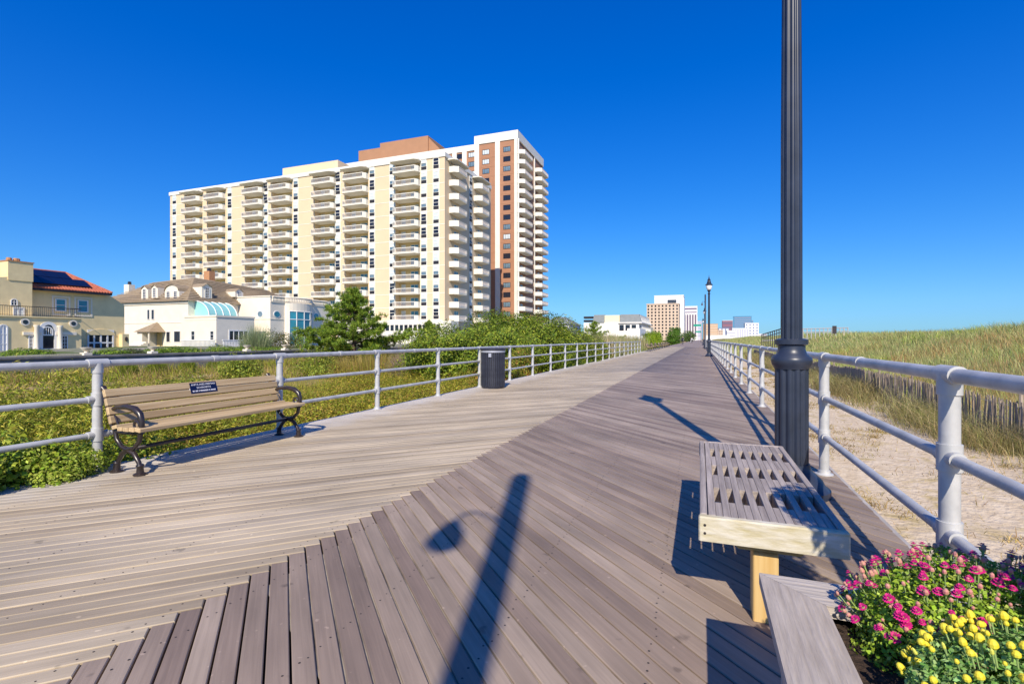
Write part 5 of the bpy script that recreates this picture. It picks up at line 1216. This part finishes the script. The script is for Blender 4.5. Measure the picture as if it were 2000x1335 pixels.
p = atT(690, 662, 40); pine('broad bright green pine tree in front of the apartment block', (p.x, p.y, -.85), 6.4, 4.3, 64, 40, PG)
p = atT(838, 662, 60); pine('small round pine left of the shrub thicket', (p.x, p.y, -.8), 4.3, 1.9, 30, 40, PG)
p = atT(1160, 662, 80); pine('low spreading pine behind the reeds', (p.x, p.y, -.8), 5.0, 4.0, 28, 34, PG)
shrub('clipped_hedge', 'bright green clipped hedge beside the far boardwalk', 'hedge', [(-11.6, 123, .7, 1.1, 2, 2.5), (-10.3, 123.5, .8, 1.1, 2, 2.4), (-9.2, 124, .6, .9, 2, 2.4)], 9000, .22, [(.24, .38, .02), (.34, .44, .03)], -1, stems=3)
shrub('far_tree', 'dense dark green tree right of the far clipped hedge', 'tree', [(-7.0, 157, 2.2, 2.3, 2.3, 2.4), (-7.6, 157, .8, 2.2, 2.2, 1.8), (-6.6, 158, 3.6, 1.3, 1.3, 1.2)], 7000, .3, [(.08, .18, .02), (.13, .25, .03)], -1, stems=4)
shrub('far_tree', 'low dark tree row left of the beige hotel', 'tree', [(-14.5, 170, 1.5, 3.0, 3, 2.2), (-19, 172, 1.2, 3, 3, 2.0)], 6000, .35, [(.09, .17, .03), (.15, .24, .04)], -1, stems=4)
p = atT(1345, 662, 260); shrub('small_tree', 'small dark tree at the far end of the boardwalk', 'tree', [(p.x, p.y, 2.5, 3.5, 3.5, 3.0)], 2500, .5, [(.08, .15, .03), (.12, .2, .04)], -1, stems=3)
# garden shrubs on the terrace
def garden(px0, px1, ytop, X, label, cs, leaf=.10, n=2600, nm='garden_shrub', zb=.2):
    a, b2 = onX(px0, 690, X), onX(px1, 690, X); zt = onX((px0 + px1) / 2, ytop, X).z; w = (b2.y - a.y) / 2; cy = (a.y + b2.y) / 2; h = max(.3, zt - zb)
    k = max(1, round(w / .9)); lob = [(X + R.uniform(-.3, .3), a.y + (b2.y - a.y) * (i + .5) / k, zb + h * .35, .9, w / k * 1.15, h * .65) for i in range(k)]
    return shrub(nm, label, 'shrub', lob, n, leaf, cs, zb, stems=4)
HG = [(.20, .32, .03), (.28, .38, .04), (.14, .24, .03)]
garden(22, 112, 679, -33.4, 'long low hedge before the arched window of the yellow house', HG, n=3500, nm='low_hedge')
garden(188, 246, 680, -33.4, 'low hedge below the right end of the yellow house', HG, nm='low_hedge')
garden(247, 274, 680, -33.4, 'dark round shrub below the porch of the white house', [(.08, .10, .04), (.12, .13, .05)], n=1500)
garden(286, 314, 678, -33.4, 'bright clipped shrub right of the porch steps', HG, n=1500)
garden(316, 348, 676, -33.4, 'second bright clipped shrub right of the porch', HG, n=1700)
garden(349, 393, 677, -33.4, 'third bright clipped shrub below the downpipe corner', HG, n=2000)
garden(401, 453, 674, -33.4, 'wide clipped shrub before the white balustrade', HG, n=2200)
garden(456, 482, 676, -33.4, 'small clipped shrub beside the feathery plant', HG, n=1500)
garden(490, 560, 676, -33.4, 'clipped hedge under the brownish shrub', HG, n=2400, nm='low_hedge')
garden(508, 592, 643, -42, 'brownish green bushy shrub before the curved window bay', [(.15, .14, .05), (.12, .17, .03), (.22, .18, .07)], leaf=.14, n=4200)
garden(578, 597, 647, -41, 'small green cone shaped topiary beside the curved bay', HG, n=1500)
p = onX(500, 688, -40); twig_bush('feathery_plant', 'feathery grey green plant with arching fronds before the low wing', (p.x, p.y, .2), (1.3, 1.3), 2.6, 1500, [(.24, .30, .14), (.3, .34, .18)])
for i, (a, b2, lab) in enumerate(((222, 272, 'first grass clump at the foot of the stone wall behind the bench'), (284, 327, 'second grass clump below the stone wall behind the bench back'), (352, 380, 'third small round grass clump below the stone wall'), (404, 434, 'fourth grass clump below the wall near the plaque'), (440, 472, 'fifth grass clump below the wall'), (480, 512, 'sixth grass clump below the wall left of the second rail post'))):
    X = -30.0; y0, y1 = onX(a, 700, X).y, onX(b2, 700, X).y; w = (y1 - y0) / 2
    twig_bush('grass_clump', lab, (X, (y0 + y1) / 2, -.9), (w * .8, w * .8), 1.0 if i < 3 else .85, 1500, [(.24, .30, .03), (.30, .34, .05), (.18, .24, .03)])['group'] = 'grass clumps along the stone wall'
# stone urns on the wall
for px, lab in ((168, 'stone urn on the wall before the arched french window'), (298, 'stone urn on the wall near the porch'), (482, 'stone urn on the wall beside the feathery plant'), (556, 'stone urn on the wall before the rounded bay')):
    p = onX(px, 690, WX - .15); t = thing('stone_urn', lab, 'urn', (p.x, p.y, .331))
    mb = MB(); mb.box(-.2, .2, -.2, .2, 0, .14); obj('plinth', mb.mesh('plinth', 'stucco_white'), t)
    mb = MB(); mb.lathe([(.10, .141), (.07, .2), (.2, .3), (.28, .42), (.24, .43)], 14); obj('bowl', mb.mesh('bowl', 'stucco_white', smooth=True, angle=40), t)

# ------------------------------------------------------------------ small far walkers
def person(label, x, y, top, leg, ph):
    t = thing('person', label, 'person', (x, y, 0))
    mb = MB(); s = .13 * math.sin(ph)
    for k, sgn in ((-1, 1), (1, -1)):
        mb.use(1).tube([(k * .09, 0, .92), (k * .10, s * sgn * .6, .5), (k * .10, s * sgn * 1.6, .06), (k * .10, s * sgn * 1.6 - .12, .04)], [.085, .065, .045, .04], 8)
        mb.use(0).tube([(k * .19, 0, 1.42), (k * .25, -s * sgn * .8, 1.15), (k * .24, -s * sgn * 1.4, .88)], [.055, .045, .035], 7)
    mb.use(0).tube([(0, 0, .88), (0, 0, 1.05), (0, 0, 1.3), (0, 0, 1.46), (0, 0, 1.52)], [.15, .155, .18, .15, .06], 10, sx=1.15)
    mb.use(2).tube([(0, 0, 1.5), (0, 0, 1.58), (0, 0, 1.66), (0, 0, 1.74), (0, 0, 1.79)], [.05, .08, .095, .085, .03], 10)
    obj('body', mb.mesh('body', [top, leg, 'skin'], smooth=True), t); return t
mat('skin', (.45, .28, .2), .6)
person('far walker in dark clothes near the left edge of the boardwalk', -3.6, 118, 'cloth_dark', 'cloth_dark', 1.0)
person('far walker in a pale top in the middle of the boardwalk', -2.4, 170, 'cloth_light', 'cloth_dark', 2.2)
person('far walker in dark clothes farthest down the boardwalk', -3.2, 205, 'cloth_dark', 'cloth_light', .6)
